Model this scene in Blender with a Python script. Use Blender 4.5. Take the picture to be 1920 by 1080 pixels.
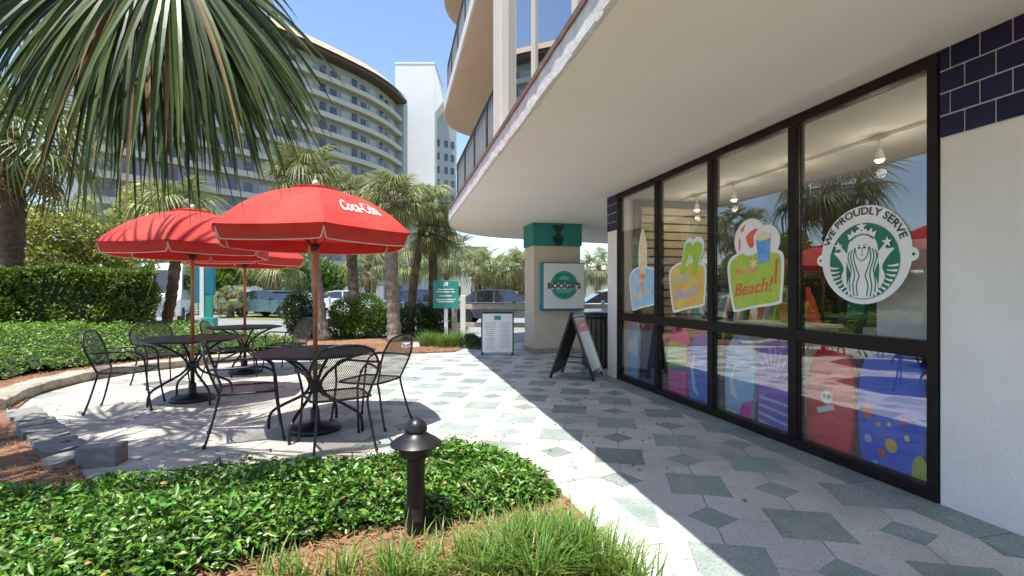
import bpy, bmesh, math, random
import numpy as np
from mathutils import Vector, Matrix
random.seed(7); RNG = np.random.default_rng(7)
PI = math.pi
S = bpy.context.scene
C = S.collection
for o in list(bpy.data.objects): bpy.data.objects.remove(o)

# ------------------------------------------------------------------ camera, sky, sun, exposure
EYE = 1.3; FPX = 930.0; HOR = 548.0
YAW = math.atan(219/930); CY, SY = math.cos(YAW), math.sin(YAW)
cam_d = bpy.data.cameras.new('camera'); cam = bpy.data.objects.new('camera', cam_d); C.objects.link(cam)
cam.location = (0, 0, EYE); cam.rotation_euler = (PI/2, 0, -YAW)
cam_d.sensor_width = 36; cam_d.lens = FPX/1920*36; cam_d.shift_y = 8/1920
cam_d.clip_start = 0.05; cam_d.clip_end = 3000
S.camera = cam
SUNV = Vector((-.176, -.2, 1)).normalized()
EL = math.asin(SUNV.z); AZ = math.atan2(SUNV.x, SUNV.y)
w = bpy.data.worlds.new('World'); S.world = w; w.use_nodes = True
nt = w.node_tree; bg = nt.nodes['Background']
sk = nt.nodes.new('ShaderNodeTexSky'); sk.sky_type = 'NISHITA'; sk.sun_disc = False
sk.sun_elevation = EL; sk.sun_rotation = AZ; sk.air_density = 0.95; sk.dust_density = 0.5; sk.ozone_density = 1.8
nt.links.new(sk.outputs[0], bg.inputs[0]); bg.inputs[1].default_value = 0.085
sl = bpy.data.lights.new('sun', 'SUN'); sl.energy = 2.45; sl.angle = math.radians(.55); sl.color = (1, .955, .88)
so = bpy.data.objects.new('sun', sl); C.objects.link(so)
so.rotation_euler = (-SUNV).to_track_quat('-Z', 'Y').to_euler()
S.view_settings.view_transform = 'Standard'; S.view_settings.look = 'None'
S.view_settings.exposure = 1.76; S.view_settings.gamma = 1
S.render.resolution_x = 1024; S.render.resolution_y = 576
S.render.engine = 'CYCLES'
S.cycles.caustics_reflective = False; S.cycles.caustics_refractive = False; S.cycles.max_bounces = 8; S.cycles.transparent_max_bounces = 10; S.cycles.diffuse_bounces = 6

# ------------------------------------------------------------------ helpers
def cw(x, Z, z=0): return Vector((x*CY+Z*SY, -x*SY+Z*CY, z))          # view-aligned plan metres -> world
def P(px, Z, z=0): return cw((px-960)/FPX*Z, Z, z)
def G(px, py, z=0):
    Z = (EYE-z)*FPX/(py-HOR); return P(px, Z, z)
def W(px, py, X):                                                     # point on the plane x = X
    Z = X/((px-960)/FPX*CY+SY); p = P(px, Z); return Vector((X, p.y, EYE+(HOR-py)/FPX*Z))

def tag(o, label=None, cat=None, group=None, kind=None):
    if label: o['label'] = label
    if cat: o['category'] = cat
    if group: o['group'] = group
    if kind: o['kind'] = kind
    return o
def thing(name, label, cat, loc=(0,0,0), rotz=0, group=None):
    o = bpy.data.objects.new(name, None); C.objects.link(o); o.empty_display_size = .1
    o.location = loc; o.rotation_euler = (0,0,rotz)
    return tag(o, label, cat, group)
def link(name, me, mat=None, parent=None, loc=(0,0,0), rot=(0,0,0), scale=(1,1,1)):
    if mat is not None and not me.materials: me.materials.append(mat)
    o = bpy.data.objects.new(name, me); C.objects.link(o)
    o.location = loc; o.rotation_euler = rot; o.scale = scale
    if parent: o.parent = parent
    return o
def np_mesh(name, V, F, smooth=False):
    """V (n,3); F (m,k) constant polygon size"""
    V = np.asarray(V, np.float32); F = np.asarray(F, np.int32)
    me = bpy.data.meshes.new(name); k = F.shape[1]
    me.vertices.add(len(V)); me.vertices.foreach_set('co', V.ravel())
    me.loops.add(F.size); me.loops.foreach_set('vertex_index', F.ravel())
    me.polygons.add(len(F))
    me.polygons.foreach_set('loop_start', np.arange(0, F.size, k, dtype=np.int32))
    if smooth: me.polygons.foreach_set('use_smooth', np.ones(len(F), bool))
    me.update(calc_edges=True); me.validate()
    return me

class MB:
    def __init__(s, sub=(0,0,0)): s.v = []; s.f = []; s.sub = Vector(sub); s.sm = False
    def add(s, vs, fs):
        n = len(s.v); s.v += [tuple(Vector(p)-s.sub) for p in vs]; s.f += [tuple(i+n for i in f) for f in fs]; return s
    def box(s, c, d, rz=0, rx=0, ry=0):
        M = Matrix.Translation(c) @ Matrix.Rotation(rz,4,'Z') @ Matrix.Rotation(ry,4,'Y') @ Matrix.Rotation(rx,4,'X')
        h = [x/2 for x in d]
        vs = [M @ Vector((a*h[0], b*h[1], e*h[2])) for e in (-1,1) for a,b in ((-1,-1),(1,-1),(1,1),(-1,1))]
        return s.add(vs, [(3,2,1,0),(4,5,6,7),(0,1,5,4),(1,2,6,5),(2,3,7,6),(3,0,4,7)])
    def bb(s, x0, x1, y0, y1, z0, z1):
        return s.box(((x0+x1)/2,(y0+y1)/2,(z0+z1)/2), (x1-x0,y1-y0,z1-z0))
    def prism(s, poly, z0, z1):
        n = len(poly); vs = [(p[0],p[1],z0) for p in poly]+[(p[0],p[1],z1) for p in poly]
        return s.add(vs, [tuple(range(n-1,-1,-1)), tuple(range(n,2*n))]+[(i,(i+1)%n,n+(i+1)%n,n+i) for i in range(n)])
    def tube(s, pts, r, n=7, cap=True):
        pts = [Vector(p) for p in pts]; m = len(pts)
        rs = r if isinstance(r, (list,tuple)) else [r]*m
        vs = []; prev = None
        for i,p in enumerate(pts):
            t = (pts[min(i+1,m-1)]-pts[max(i-1,0)]).normalized()
            if prev is None:
                a = Vector((0,0,1)) if abs(t.z) < .9 else Vector((1,0,0)); u = t.cross(a).normalized()
            else: u = (prev-t*prev.dot(t)).normalized()
            prev = u; v = t.cross(u)
            vs += [p+(u*math.cos(2*PI*k/n)+v*math.sin(2*PI*k/n))*rs[i] for k in range(n)]
        fs = [(i*n+k, i*n+(k+1)%n, (i+1)*n+(k+1)%n, (i+1)*n+k) for i in range(m-1) for k in range(n)]
        if cap: fs += [tuple(range(n-1,-1,-1)), tuple((m-1)*n+k for k in range(n))]
        return s.add(vs, fs)
    def lathe(s, prof, n=24, c=(0,0,0)):
        c = Vector(c); vs = []
        for r,z in prof: vs += [c+Vector((r*math.cos(2*PI*k/n), r*math.sin(2*PI*k/n), z)) for k in range(n)]
        m = len(prof)
        fs = [(i*n+k, i*n+(k+1)%n, (i+1)*n+(k+1)%n, (i+1)*n+k) for i in range(m-1) for k in range(n)]
        fs += [tuple(range(n-1,-1,-1)), tuple((m-1)*n+k for k in range(n))]
        return s.add(vs, fs)
    def grid(s, fn, nu, nv):
        vs = [fn(i/nu, j/nv) for j in range(nv+1) for i in range(nu+1)]
        return s.add(vs, [(j*(nu+1)+i, j*(nu+1)+i+1, (j+1)*(nu+1)+i+1, (j+1)*(nu+1)+i) for j in range(nv) for i in range(nu)])
    def mesh(s, name='m', smooth=False, tri=False):
        me = bpy.data.meshes.new(name); me.from_pydata(s.v, [], s.f); me.update()
        if tri:
            b = bmesh.new(); b.from_mesh(me); bmesh.ops.triangulate(b, faces=b.faces); b.to_mesh(me); b.free()
        if smooth: me.shade_smooth()
        return me
    def build(s, name, mat, parent=None, smooth=False, bev=0, loc=(0,0,0), rot=(0,0,0), tri=False, ang=None):
        me = s.mesh(name, smooth, tri); o = link(name, me, mat, parent, loc, rot)
        if bev:
            m = o.modifiers.new('bevel','BEVEL'); m.width = bev; m.segments = 2; m.limit_method = 'ANGLE'; m.angle_limit = math.radians(40)
        if ang is not None: me.set_sharp_from_angle(angle=ang)
        return o

def smooth_path(pts, n=6, closed=False):
    pts = [Vector(p) for p in pts]; m = len(pts); out = []
    rng = range(m) if closed else range(m-1)
    for i in rng:
        g = (lambda k: pts[k % m]) if closed else (lambda k: pts[min(max(k,0),m-1)])
        a,b,c,d = g(i-1),g(i),g(i+1),g(i+2)
        for k in range(n):
            t = k/n
            out.append(.5*((2*b)+(c-a)*t+(2*a-5*b+4*c-d)*t*t+(3*b-a-3*c+d)*t**3))
    if not closed: out.append(pts[-1])
    return out

# ------------------------------------------------------------------ materials
def mat(name, c1, c2=None, scale=8., rough=.6, bump=0., bscale=None, metal=0., spec=.5, detail=6., c3=None, s3=1.,
        rnd=0., island=0., trans=0., coat=0., world=False, speck=0.):
    m = bpy.data.materials.new(name); m.use_nodes = True; t = m.node_tree; N = t.nodes; L = t.links
    b = N['Principled BSDF']; b.inputs['Roughness'].default_value = rough; b.inputs['Metallic'].default_value = metal
    b.inputs['Specular IOR Level'].default_value = spec; b.inputs['Coat Weight'].default_value = coat
    col = None
    tc = N.new('ShaderNodeTexCoord')
    vec = N.new('ShaderNodeNewGeometry').outputs['Position'] if world else tc.outputs['Object']
    def noise(sc, det=detail):
        n = N.new('ShaderNodeTexNoise'); n.inputs['Scale'].default_value = sc; n.inputs['Detail'].default_value = det
        n.inputs['Roughness'].default_value = .6; L.new(vec, n.inputs['Vector']); return n
    def mixc(a, bcol, fac, lo=.35, hi=.65):
        r = N.new('ShaderNodeMapRange'); r.inputs[1].default_value = lo; r.inputs[2].default_value = hi; L.new(fac, r.inputs[0])
        x = N.new('ShaderNodeMix'); x.data_type = 'RGBA'; L.new(r.outputs[0], x.inputs['Factor'])
        for i,v in ((6,a),(7,bcol)):
            if isinstance(v, tuple): x.inputs[i].default_value = (*v,1)
            else: L.new(v, x.inputs[i])
        return x.outputs[2]
    src = c1
    if c2: src = mixc(src, c2, noise(scale).outputs[0])
    if c3: src = mixc(src, c3, noise(s3, 4).outputs[0], .5, .72)
    if speck:
        k_ = tuple(x*(1-speck) for x in c1)
        src = mixc(src, k_, noise(70, 3).outputs[0], .52, .62); src = mixc(src, k_, noise(.9, 8).outputs[0], .55, .75)
    if rnd or island:
        hs = N.new('ShaderNodeHueSaturation')
        if isinstance(src, tuple): hs.inputs['Color'].default_value = (*src,1)
        else: L.new(src, hs.inputs['Color'])
        if island: g = N.new('ShaderNodeNewGeometry'); rs = g.outputs['Random Per Island']; amt = island
        else: g = N.new('ShaderNodeObjectInfo'); rs = g.outputs['Random']; amt = rnd
        r = N.new('ShaderNodeMapRange'); r.inputs[3].default_value = 1-amt; r.inputs[4].default_value = 1+amt; L.new(rs, r.inputs[0])
        L.new(r.outputs[0], hs.inputs['Value'])
        r2 = N.new('ShaderNodeMapRange'); r2.inputs[3].default_value = .5-amt*.05; r2.inputs[4].default_value = .5+amt*.05
        wn = N.new('ShaderNodeTexWhiteNoise'); wn.noise_dimensions = '1D'; L.new(rs, wn.inputs['W']); L.new(wn.outputs[0], r2.inputs[0])
        L.new(r2.outputs[0], hs.inputs['Hue']); src = hs.outputs[0]
    if isinstance(src, tuple): b.inputs['Base Color'].default_value = (*src,1)
    else: L.new(src, b.inputs['Base Color'])
    if bump:
        bn = N.new('ShaderNodeBump'); bn.inputs['Strength'].default_value = min(1, bump); bn.inputs['Distance'].default_value = .01*max(1,bump)
        L.new(noise(bscale or scale*3).outputs[0], bn.inputs['Height']); L.new(bn.outputs[0], b.inputs['Normal'])
    if trans:
        tr = N.new('ShaderNodeBsdfTranslucent'); mx = N.new('ShaderNodeMixShader'); mx.inputs[0].default_value = trans
        if isinstance(src, tuple): tr.inputs[0].default_value = (*src,1)
        else: L.new(src, tr.inputs[0])
        L.new(b.outputs[0], mx.inputs[1]); L.new(tr.outputs[0], mx.inputs[2]); L.new(mx.outputs[0], N['Material Output'].inputs[0])
    return m
def glass(name, tint, f0, back=None, rough=0.0, power=4.):
    m = bpy.data.materials.new(name); m.use_nodes = True; t = m.node_tree; N = t.nodes; L = t.links
    N.remove(N['Principled BSDF'])
    lw = N.new('ShaderNodeLayerWeight'); lw.inputs[0].default_value = .5
    pw = N.new('ShaderNodeMath'); pw.operation = 'POWER'; pw.inputs[1].default_value = power; L.new(lw.outputs['Facing'], pw.inputs[0])
    mr = N.new('ShaderNodeMapRange'); mr.inputs[3].default_value = f0; mr.inputs[4].default_value = 1; L.new(pw.outputs[0], mr.inputs[0])
    gl = N.new('ShaderNodeBsdfGlossy'); gl.inputs['Roughness'].default_value = rough
    nz = N.new('ShaderNodeTexNoise'); nz.inputs['Scale'].default_value = 1.1; tc = N.new('ShaderNodeTexCoord'); L.new(tc.outputs['Object'], nz.inputs['Vector'])
    bp = N.new('ShaderNodeBump'); bp.inputs['Strength'].default_value = .03; bp.inputs['Distance'].default_value = .02
    L.new(nz.outputs[0], bp.inputs['Height']); L.new(bp.outputs[0], gl.inputs['Normal'])
    if back: tr = N.new('ShaderNodeBsdfDiffuse'); tr.inputs[0].default_value = (*back,1)
    else: tr = N.new('ShaderNodeBsdfTransparent'); tr.inputs[0].default_value = (*tint,1)
    mx = N.new('ShaderNodeMixShader'); L.new(mr.outputs[0], mx.inputs[0]); L.new(tr.outputs[0], mx.inputs[1]); L.new(gl.outputs[0], mx.inputs[2])
    L.new(mx.outputs[0], N['Material Output'].inputs[0]); return m
def emit(name, c, st):
    m = bpy.data.materials.new(name); m.use_nodes = True; b = m.node_tree.nodes['Principled BSDF']
    b.inputs['Base Color'].default_value = (*c,1); b.inputs['Emission Color'].default_value = (*c,1); b.inputs['Emission Strength'].default_value = st
    return m
def wire_mesh(name, c, hole=.5, sc=90):
    """expanded-metal sheet: real diamond holes cut by the material"""
    m = bpy.data.materials.new(name); m.use_nodes = True; t = m.node_tree; N = t.nodes; L = t.links
    b = N['Principled BSDF']; b.inputs['Base Color'].default_value = (*c,1); b.inputs['Roughness'].default_value = .42; b.inputs['Metallic'].default_value = 0
    tc = N.new('ShaderNodeTexCoord'); sp = N.new('ShaderNodeSeparateXYZ'); L.new(tc.outputs['UV'], sp.inputs[0])
    def mth(op, a, bb=None):
        n = N.new('ShaderNodeMath'); n.operation = op
        for i,v in ((0,a),(1,bb)):
            if v is None: continue
            if isinstance(v,(int,float)): n.inputs[i].default_value = v
            else: L.new(v, n.inputs[i])
        return n.outputs[0]
    u = mth('MULTIPLY', sp.outputs[0], sc); v = mth('MULTIPLY', sp.outputs[1], sc*.6)
    a = mth('ABSOLUTE', mth('SUBTRACT', mth('FRACT', mth('ADD', u, v)), .5)); d = mth('ABSOLUTE', mth('SUBTRACT', mth('FRACT', mth('SUBTRACT', u, v)), .5))
    h = mth('MULTIPLY', mth('LESS_THAN', a, hole/2+.05), mth('LESS_THAN', d, hole/2+.05))
    tr = N.new('ShaderNodeBsdfTransparent'); mx = N.new('ShaderNodeMixShader'); L.new(h, mx.inputs[0]); L.new(b.outputs[0], mx.inputs[1]); L.new(tr.outputs[0], mx.inputs[2])
    L.new(mx.outputs[0], N['Material Output'].inputs[0]); return m

M = {}
M['stone'] = mat('pale_pink_grey_stone', (.53,.505,.475), (.59,.565,.535), 3.5, .62, .35, 45, c3=(.40,.37,.35), s3=1.3, rnd=.12, world=True, speck=.28)
M['green_stone'] = mat('green_grey_stone', (.235,.295,.27), (.30,.35,.32), 5, .55, .3, 50, c3=(.36,.37,.35), s3=2.5, rnd=.18, world=True, speck=.3)
M['patio_field'] = mat('warm_beige_flagstone', (.48,.455,.40), (.55,.53,.475), 2.2, .65, .35, 40, c3=(.40,.35,.29), s3=1.6, rnd=.13, world=True, speck=.3)
M['patio_dark'] = mat('weathered_grey_flagstone', (.34,.345,.30), (.44,.435,.385), 3, .65, .35, 40, c3=(.46,.41,.35), s3=1.9, rnd=.18, world=True, speck=.3)
M['pale_stone'] = mat('pale_border_stone', (.48,.48,.45), (.55,.55,.52), 4, .65, .3, 40, rnd=.08, world=True, speck=.22)
M['mortar'] = mat('grey_mortar', (.30,.29,.28), (.36,.35,.33), 20, .9, .3)
M['straw'] = mat('red_brown_pine_straw', (.20,.095,.05), (.33,.19,.11), 14, .95, 1., 60, c3=(.11,.05,.03), s3=3)
M['needle'] = mat('pine_needle', (.30,.14,.07), rough=.8, island=.45)
M['asphalt'] = mat('pale_asphalt', (.20,.20,.195), (.26,.255,.245), .8, .9, .3, 60)
M['lawn'] = mat('lawn_ground', (.13,.16,.04), (.22,.22,.08), 1.5, .9, .5, 30)
M['kerb'] = mat('weathered_concrete', (.42,.39,.33), (.30,.27,.20), 7, .85, .5, 40, c3=(.20,.18,.12), s3=4)
M['block'] = mat('shadow_grey_kerb_stone', (.19,.185,.18), (.26,.25,.24), 6, .85, .5, 40, rnd=.15)  # darkened base colour: the shadow lying on the stone row is included
M['stucco'] = mat('white_stucco', (.78,.755,.72), (.83,.81,.78), 3, .85, .9, 38, c3=(.70,.67,.62), s3=.8)
M['soffit'] = mat('cream_soffit_plaster', (.88,.86,.79), (.91,.89,.83), 1.2, .85, .12, 40)
M['fascia'] = mat('peeling_white_paint', (.78,.77,.75), (.62,.60,.57), 9, .8, .6, 30)
M['fascia_brown'] = mat('brown_metal_drip_edge', (.16,.085,.06), (.26,.15,.11), 12, .5)
M['bounce_soffit'] = mat('bounce_tinted_balcony_plaster', (.60,.47,.36), (.64,.51,.40), 2, .8, .1)  # warm light bounced onto the balcony undersides is painted in as tan
M['cream'] = mat('cream_pier_paint', (.66,.62,.54), (.70,.66,.58), 3, .7, .1)
M['navy'] = mat('glazed_navy_tile', (.009,.008,.045), (.013,.012,.06), 6, .3, .04, 8, rnd=.2, spec=.25)
M['grout'] = mat('pale_grout', (.66,.64,.74), (.58,.56,.66), 20, .9)
M['bronze'] = mat('dark_bronze_frame', (.010,.0075,.007), (.017,.013,.012), 8, .5, spec=.2)
M['glass'] = glass('shop_glass', (.985,.99,.985), .135)
M['glass_up'] = glass('upper_window_glass', (1,1,1), .6, back=(.02,.03,.055))
M['dark_metal'] = mat('dark_railing_metal', (.03,.03,.032), rough=.4)
M['grey_metal'] = mat('grey_baluster_metal', (.30,.30,.31), (.22,.22,.23), 3, .45)
M['black'] = mat('black_powder_coat', (.011,.011,.014), (.016,.016,.02), 10, .36, spec=.4)
M['mesh_seat'] = wire_mesh('black_wire_mesh', (.02,.02,.021), .56, 70)
M['mesh_table'] = wire_mesh('purple_black_table_mesh', (.035,.026,.045), .22, 60)
M['red'] = mat('red_canvas', (.58,.042,.034), (.64,.058,.046), 4, .8, .9, 9, trans=.22, c3=(.62,.085,.07), s3=1.7)
M['piping'] = mat('pale_piping', (.78,.62,.56), rough=.8)
M['wood'] = mat('varnished_wood_pole', (.42,.15,.05), (.52,.22,.08), 6, .4, .1, 20)
M['white'] = mat('white_paint', (.78,.78,.76), (.72,.72,.70), 5, .5)
M['white_plastic'] = mat('white_print', (.82,.82,.82), rough=.45)
M['teal'] = mat('teal_paint', (.015,.21,.20), (.02,.25,.235), 4, .5)
M['teal_blue'] = mat('blue_teal_paint', (.01,.17,.24), (.012,.20,.27), 4, .5)
M['teal_sign'] = mat('sea_green_sign', (.02,.27,.22), (.03,.31,.25), 5, .5)
M['dgreen'] = mat('dark_green_paint', (.01,.09,.07), rough=.5)
M['sb_green'] = mat('decal_green', (.01,.16,.09), (.012,.18,.10), 10, .4)
M['ink'] = mat('dark_print', (.02,.03,.03), rough=.5)
M['grey_print'] = mat('grey_print', (.42,.43,.43), rough=.6)
M['lime'] = mat('lime_print', (.36,.55,.05), (.48,.60,.08), 9, .45)
M['lime2'] = mat('bright_lime_print', (.42,.62,.03), (.30,.52,.05), 8, .45)
M['orange'] = mat('orange_yellow_print', (.78,.42,.10), (.78,.58,.12), 5, .45)
M['yellow'] = mat('pale_yellow_print', (.85,.72,.25), rough=.45)
M['blue'] = mat('blue_print', (.10,.30,.72), (.20,.45,.78), 6, .45)
M['lblue'] = mat('light_blue_print', (.28,.52,.80), (.42,.66,.85), 7, .45)
M['redprint'] = mat('red_print', (.75,.09,.05), (.80,.16,.07), 9, .45)
M['coral'] = mat('coral_print', (.80,.24,.12), (.85,.38,.18), 12, .45)
M['violet'] = mat('lilac_print', (.42,.36,.75), (.55,.50,.80), 12, .45)
M['peach'] = mat('peach_print', (.85,.62,.36), (.88,.72,.45), 10, .45)
M['trunk'] = mat('palm_trunk_bark', (.15,.10,.06), (.07,.045,.028), 9, .95, 1., 24, c3=(.22,.16,.10), s3=3)
M['trunk_pale'] = mat('pale_palm_trunk', (.33,.28,.23), (.20,.16,.125), 8, .95, 1., 22)
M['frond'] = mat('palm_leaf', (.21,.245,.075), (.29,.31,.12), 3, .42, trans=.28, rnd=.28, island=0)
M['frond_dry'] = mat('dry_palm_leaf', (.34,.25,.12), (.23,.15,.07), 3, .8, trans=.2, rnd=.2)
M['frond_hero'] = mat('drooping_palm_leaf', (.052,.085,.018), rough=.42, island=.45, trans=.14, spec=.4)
M['frond_tip'] = mat('yellowed_palm_tip', (.24,.21,.06), rough=.5, trans=.2)
M['jas'] = mat('jasmine_leaf', (.10,.225,.026), rough=.36, island=.55, trans=.2)
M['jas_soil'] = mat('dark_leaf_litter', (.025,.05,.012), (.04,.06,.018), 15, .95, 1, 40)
M['bank'] = mat('bright_groundcover_leaf', (.15,.28,.03), rough=.4, island=.4, trans=.25)
M['hedge'] = mat('hedge_leaf', (.18,.26,.05), rough=.4, island=.5, trans=.22)
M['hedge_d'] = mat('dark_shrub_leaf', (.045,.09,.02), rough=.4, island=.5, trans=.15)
M['shrub_y'] = mat('yellow_green_leaf', (.36,.38,.10), rough=.45, island=.5, trans=.25)
M['shrub_b'] = mat('bright_shrub_leaf', (.15,.25,.04), rough=.4, island=.5, trans=.25)
M['stem'] = mat('brown_twig', (.12,.085,.05), (.20,.15,.10), 12, .9)
M['grass'] = mat('grass_blade', (.15,.27,.045), rough=.45, island=.4, trans=.3)
M['grass_y'] = mat('dry_grass_blade', (.38,.36,.12), rough=.5, island=.3, trans=.3)
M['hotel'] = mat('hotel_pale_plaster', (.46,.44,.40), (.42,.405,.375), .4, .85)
M['hotel_wall'] = mat('shaded_hotel_recess_wall', (.28,.295,.33), (.24,.255,.295), .3, .85)  # blue-grey shade behind the balconies is put into this wall colour
M['hotel_roof'] = mat('tan_roof_shingle', (.50,.38,.27), (.42,.31,.22), 2, .85)
M['hotel_eave'] = mat('brown_eave', (.07,.045,.035), rough=.7)
M['win_dark'] = glass('far_window_glass', (1,1,1), .10, back=(.025,.03,.04))
M['tower'] = mat('white_tower_plaster', (.66,.66,.67), (.62,.62,.635), .3, .8)
M['tower_grey'] = mat('grey_blue_plaster', (.36,.39,.43), (.32,.35,.39), .4, .8)
M['timber'] = mat('weathered_fence_timber', (.50,.45,.33), (.40,.35,.25), 6, .8, .3, 30)
M['tyre'] = mat('tyre_rubber', (.015,.015,.016), rough=.8)
M['rim'] = mat('alloy_rim', (.45,.45,.47), rough=.3, metal=.8)
M['carglass'] = glass('car_glass', (1,1,1), .15, back=(.012,.015,.02))
M['lamp'] = mat('headlamp_glass', (.7,.72,.75), rough=.15)
M['tail'] = mat('tail_lamp', (.4,.02,.02), rough=.2)
M['carpet'] = mat('shop_floor', (.08,.065,.055), (.06,.05,.045), 6, .8)
M['shop_wall'] = mat('shop_wall_paint', (.12,.11,.09), (.10,.09,.07), 2, .8)
M['ceil'] = mat('shop_ceiling_paint', (.66,.64,.58), rough=.8)
M['shelf'] = mat('dark_shelf', (.05,.04,.035), (.08,.065,.055), 8, .6)
M['slat'] = mat('tan_slatwall', (.50,.42,.28), (.44,.36,.23), 6, .6)
M['bulb'] = emit('warm_bulb', (1,.86,.62), 14)

# ------------------------------------------------------------------ lettering (made first, while the scene is light)
def text2d(body, size=1., shear=0., sx=1.):
    cu = bpy.data.curves.new('t','FONT'); cu.body = body; cu.size = size; cu.shear = shear; cu.align_x = 'CENTER'; cu.align_y = 'CENTER'
    cu.resolution_u = 3; cu.offset = (.016 if body[0]=='C' else .045 if body[0:2]=='BO' else .014)*size
    ob = bpy.data.objects.new('t', cu); C.objects.link(ob)
    dg = bpy.context.evaluated_depsgraph_get(); me = bpy.data.meshes.new_from_object(ob.evaluated_get(dg))
    V = [(v.co.x*sx, v.co.y) for v in me.vertices]; F = [tuple(p.vertices) for p in me.polygons]
    bpy.data.objects.remove(ob); bpy.data.curves.remove(cu); bpy.data.meshes.remove(me)
    return V, F
TXT = {k: text2d(*a) for k,a in dict(
    boogie=("BOOGIE'S", .1, 0, 1.1), coca=("Coca-Cola", .18, .34, 1.0), serve=("WE PROUDLY SERVE", .075, 0, 1.12),
    beach=("Beach!", .2, .25, .95), atthe=("At the", .12, .25, 1.)).items()}
def subdiv(V, F, cuts=1):
    b = bmesh.new(); vs = [b.verts.new((x,y,0)) for x,y in V]
    for f in F:
        try: b.faces.new([vs[i] for i in f])
        except ValueError: pass
    bmesh.ops.triangulate(b, faces=b.faces); bmesh.ops.subdivide_edges(b, edges=b.edges, cuts=cuts, use_grid_fill=True)
    b.verts.index_update(); V2 = [(v.co.x,v.co.y) for v in b.verts]; F2 = [tuple(v.index for v in f.verts) for f in b.faces]; b.free()
    return V2, F2

# ================================================================== THE SETTING
def sheet(name, poly, z, m, kind='structure'):
    b = MB(); b.add([(p[0],p[1],z) for p in poly], [tuple(range(len(poly)))])
    o = b.build(name, m, tri=True); o['kind'] = kind; return o
sheet('ground', [(-900,-900),(900,-900),(900,900),(-900,900)], -.06, M['lawn'])
sheet('parking_lot', [tuple(cw(-60,15.2)[:2]), tuple(cw(60,15.2)[:2]), tuple(cw(70,60)[:2]), tuple(cw(-60,56)[:2])], -.03, M['asphalt'])
sheet('lawn', [tuple(P(430,24.5)[:2]), tuple(P(620,22.5)[:2]), tuple(P(600,24.0)[:2]), tuple(P(480,31)[:2]), tuple(P(380,33)[:2])], -.022, M['lawn'])
sheet('lawn', [tuple(P(200,27)[:2]), tuple(P(360,27)[:2]), tuple(P(380,32)[:2]), tuple(P(180,34)[:2])], -.022, M['lawn'])

# paving: bed of mortar with green squares, small green squares and pale pieces let into it
pave = MB().bb(-6, 8.5, -2.5, 15.4, -.055, -.007).build('pavement', M['mortar']); pave['kind'] = 'structure'
e1 = Vector((math.cos(math.radians(21)), math.sin(math.radians(21)))); e2 = Vector((-e1.y, e1.x)); SP = .71; HD = .262; HS = .10; g = .003
O0 = Vector((1.99, 2.985))
big = MB().prism([(HD-g,0),(0,HD-g),(-HD+g,0),(0,-HD+g)], -.03, 0).mesh('square_slab'); big.materials.append(M['green_stone'])
sml = MB().prism([(HS-g,HS-g),(-HS+g,HS-g),(-HS+g,-HS+g),(HS-g,-HS+g)], -.03, 0).mesh('small_slab'); sml.materials.append(M['green_stone'])
q = SP/2; md = HD/2
fld = MB().prism([(q-HD-g,0),(q-md-.7*g,md-g*1.4),(HS-g,q-HS-g*.3),(-HS+g,q-HS-g*.3),(-q+md+.7*g,md-g*1.4),(-q+HD+g,0),
                  (-q+md+.7*g,-md+g*1.4),(-HS+g,-q+HS+g*.3),(HS-g,-q+HS+g*.3),(q-md-.7*g,-md+g*1.4)], -.03, 0).mesh('field_slab'); fld.materials.append(M['stone'])
big2, sml2, fld2 = big.copy(), sml.copy(), fld.copy()
for me_,mm in ((big2,'patio_dark'),(sml2,'patio_dark'),(fld2,'patio_field')): me_.materials.clear(); me_.materials.append(M[mm])
bedpoly = [(1.12,-2),(1.1,1.5),(1.08,2.3),(1.03,3.2),(.95,3.65),(.8,3.9),(.4,4.02),(-.17,3.85),(-.9,3.75),(-1.95,3.82),(-2.35,4.4),(-2.95,5.25),(-4.0,6.4),
           (-4.4,7.4),(-4.38,8.4),(-4.07,9.15),(-3.2,9.95),(-1.6,10.6),(-.2,10.72),(1.25,10.75),(1.5,11.3),(1.7,13.2),(1.2,14.8),(-8,17),(-22,16),(-22,-2)]
def inside(poly, x, y):
    x = np.asarray(x, float); y = np.asarray(y, float); r = np.zeros(x.shape, bool); n = len(poly)
    for i in range(n):
        x0,y0 = poly[i][:2]; x1,y1 = poly[(i+1)%n][:2]
        if y0 == y1: continue
        r ^= ((y0 > y) != (y1 > y)) & (x < (x1-x0)*(y-y0)/(y1-y0)+x0)
    return r
def edge_dist(poly, x, y):
    x = np.asarray(x, float); y = np.asarray(y, float); d = np.full(x.shape, 1e9); n = len(poly)
    for i in range(n):
        ax,ay = poly[i][:2]; bx,by = poly[(i+1)%n][:2]; L2 = (bx-ax)**2+(by-ay)**2+1e-12
        t = np.clip(((x-ax)*(bx-ax)+(y-ay)*(by-ay))/L2, 0, 1); d = np.minimum(d, np.hypot(x-ax-t*(bx-ax), y-ay-t*(by-ay)))
    return d
rot0 = math.radians(21); cnt = dict(square_slab=0, small_slab=0, field_slab=0)
def keep(p):
    if p.x < -4.6 or p.x > 3.22 or p.y < 1.2 or p.y > 13.5: return False
    if inside(bedpoly, [p.x],[p.y])[0] and edge_dist(bedpoly,[p.x],[p.y])[0] > .30: return False
    return True
cells = [(i,j) for i in range(-16,17) for j in range(-16,22)]
cells.sort(key=lambda t: (O0+e1*(SP*t[0])+e2*(SP*t[1])).length)
rest = MB()
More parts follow.
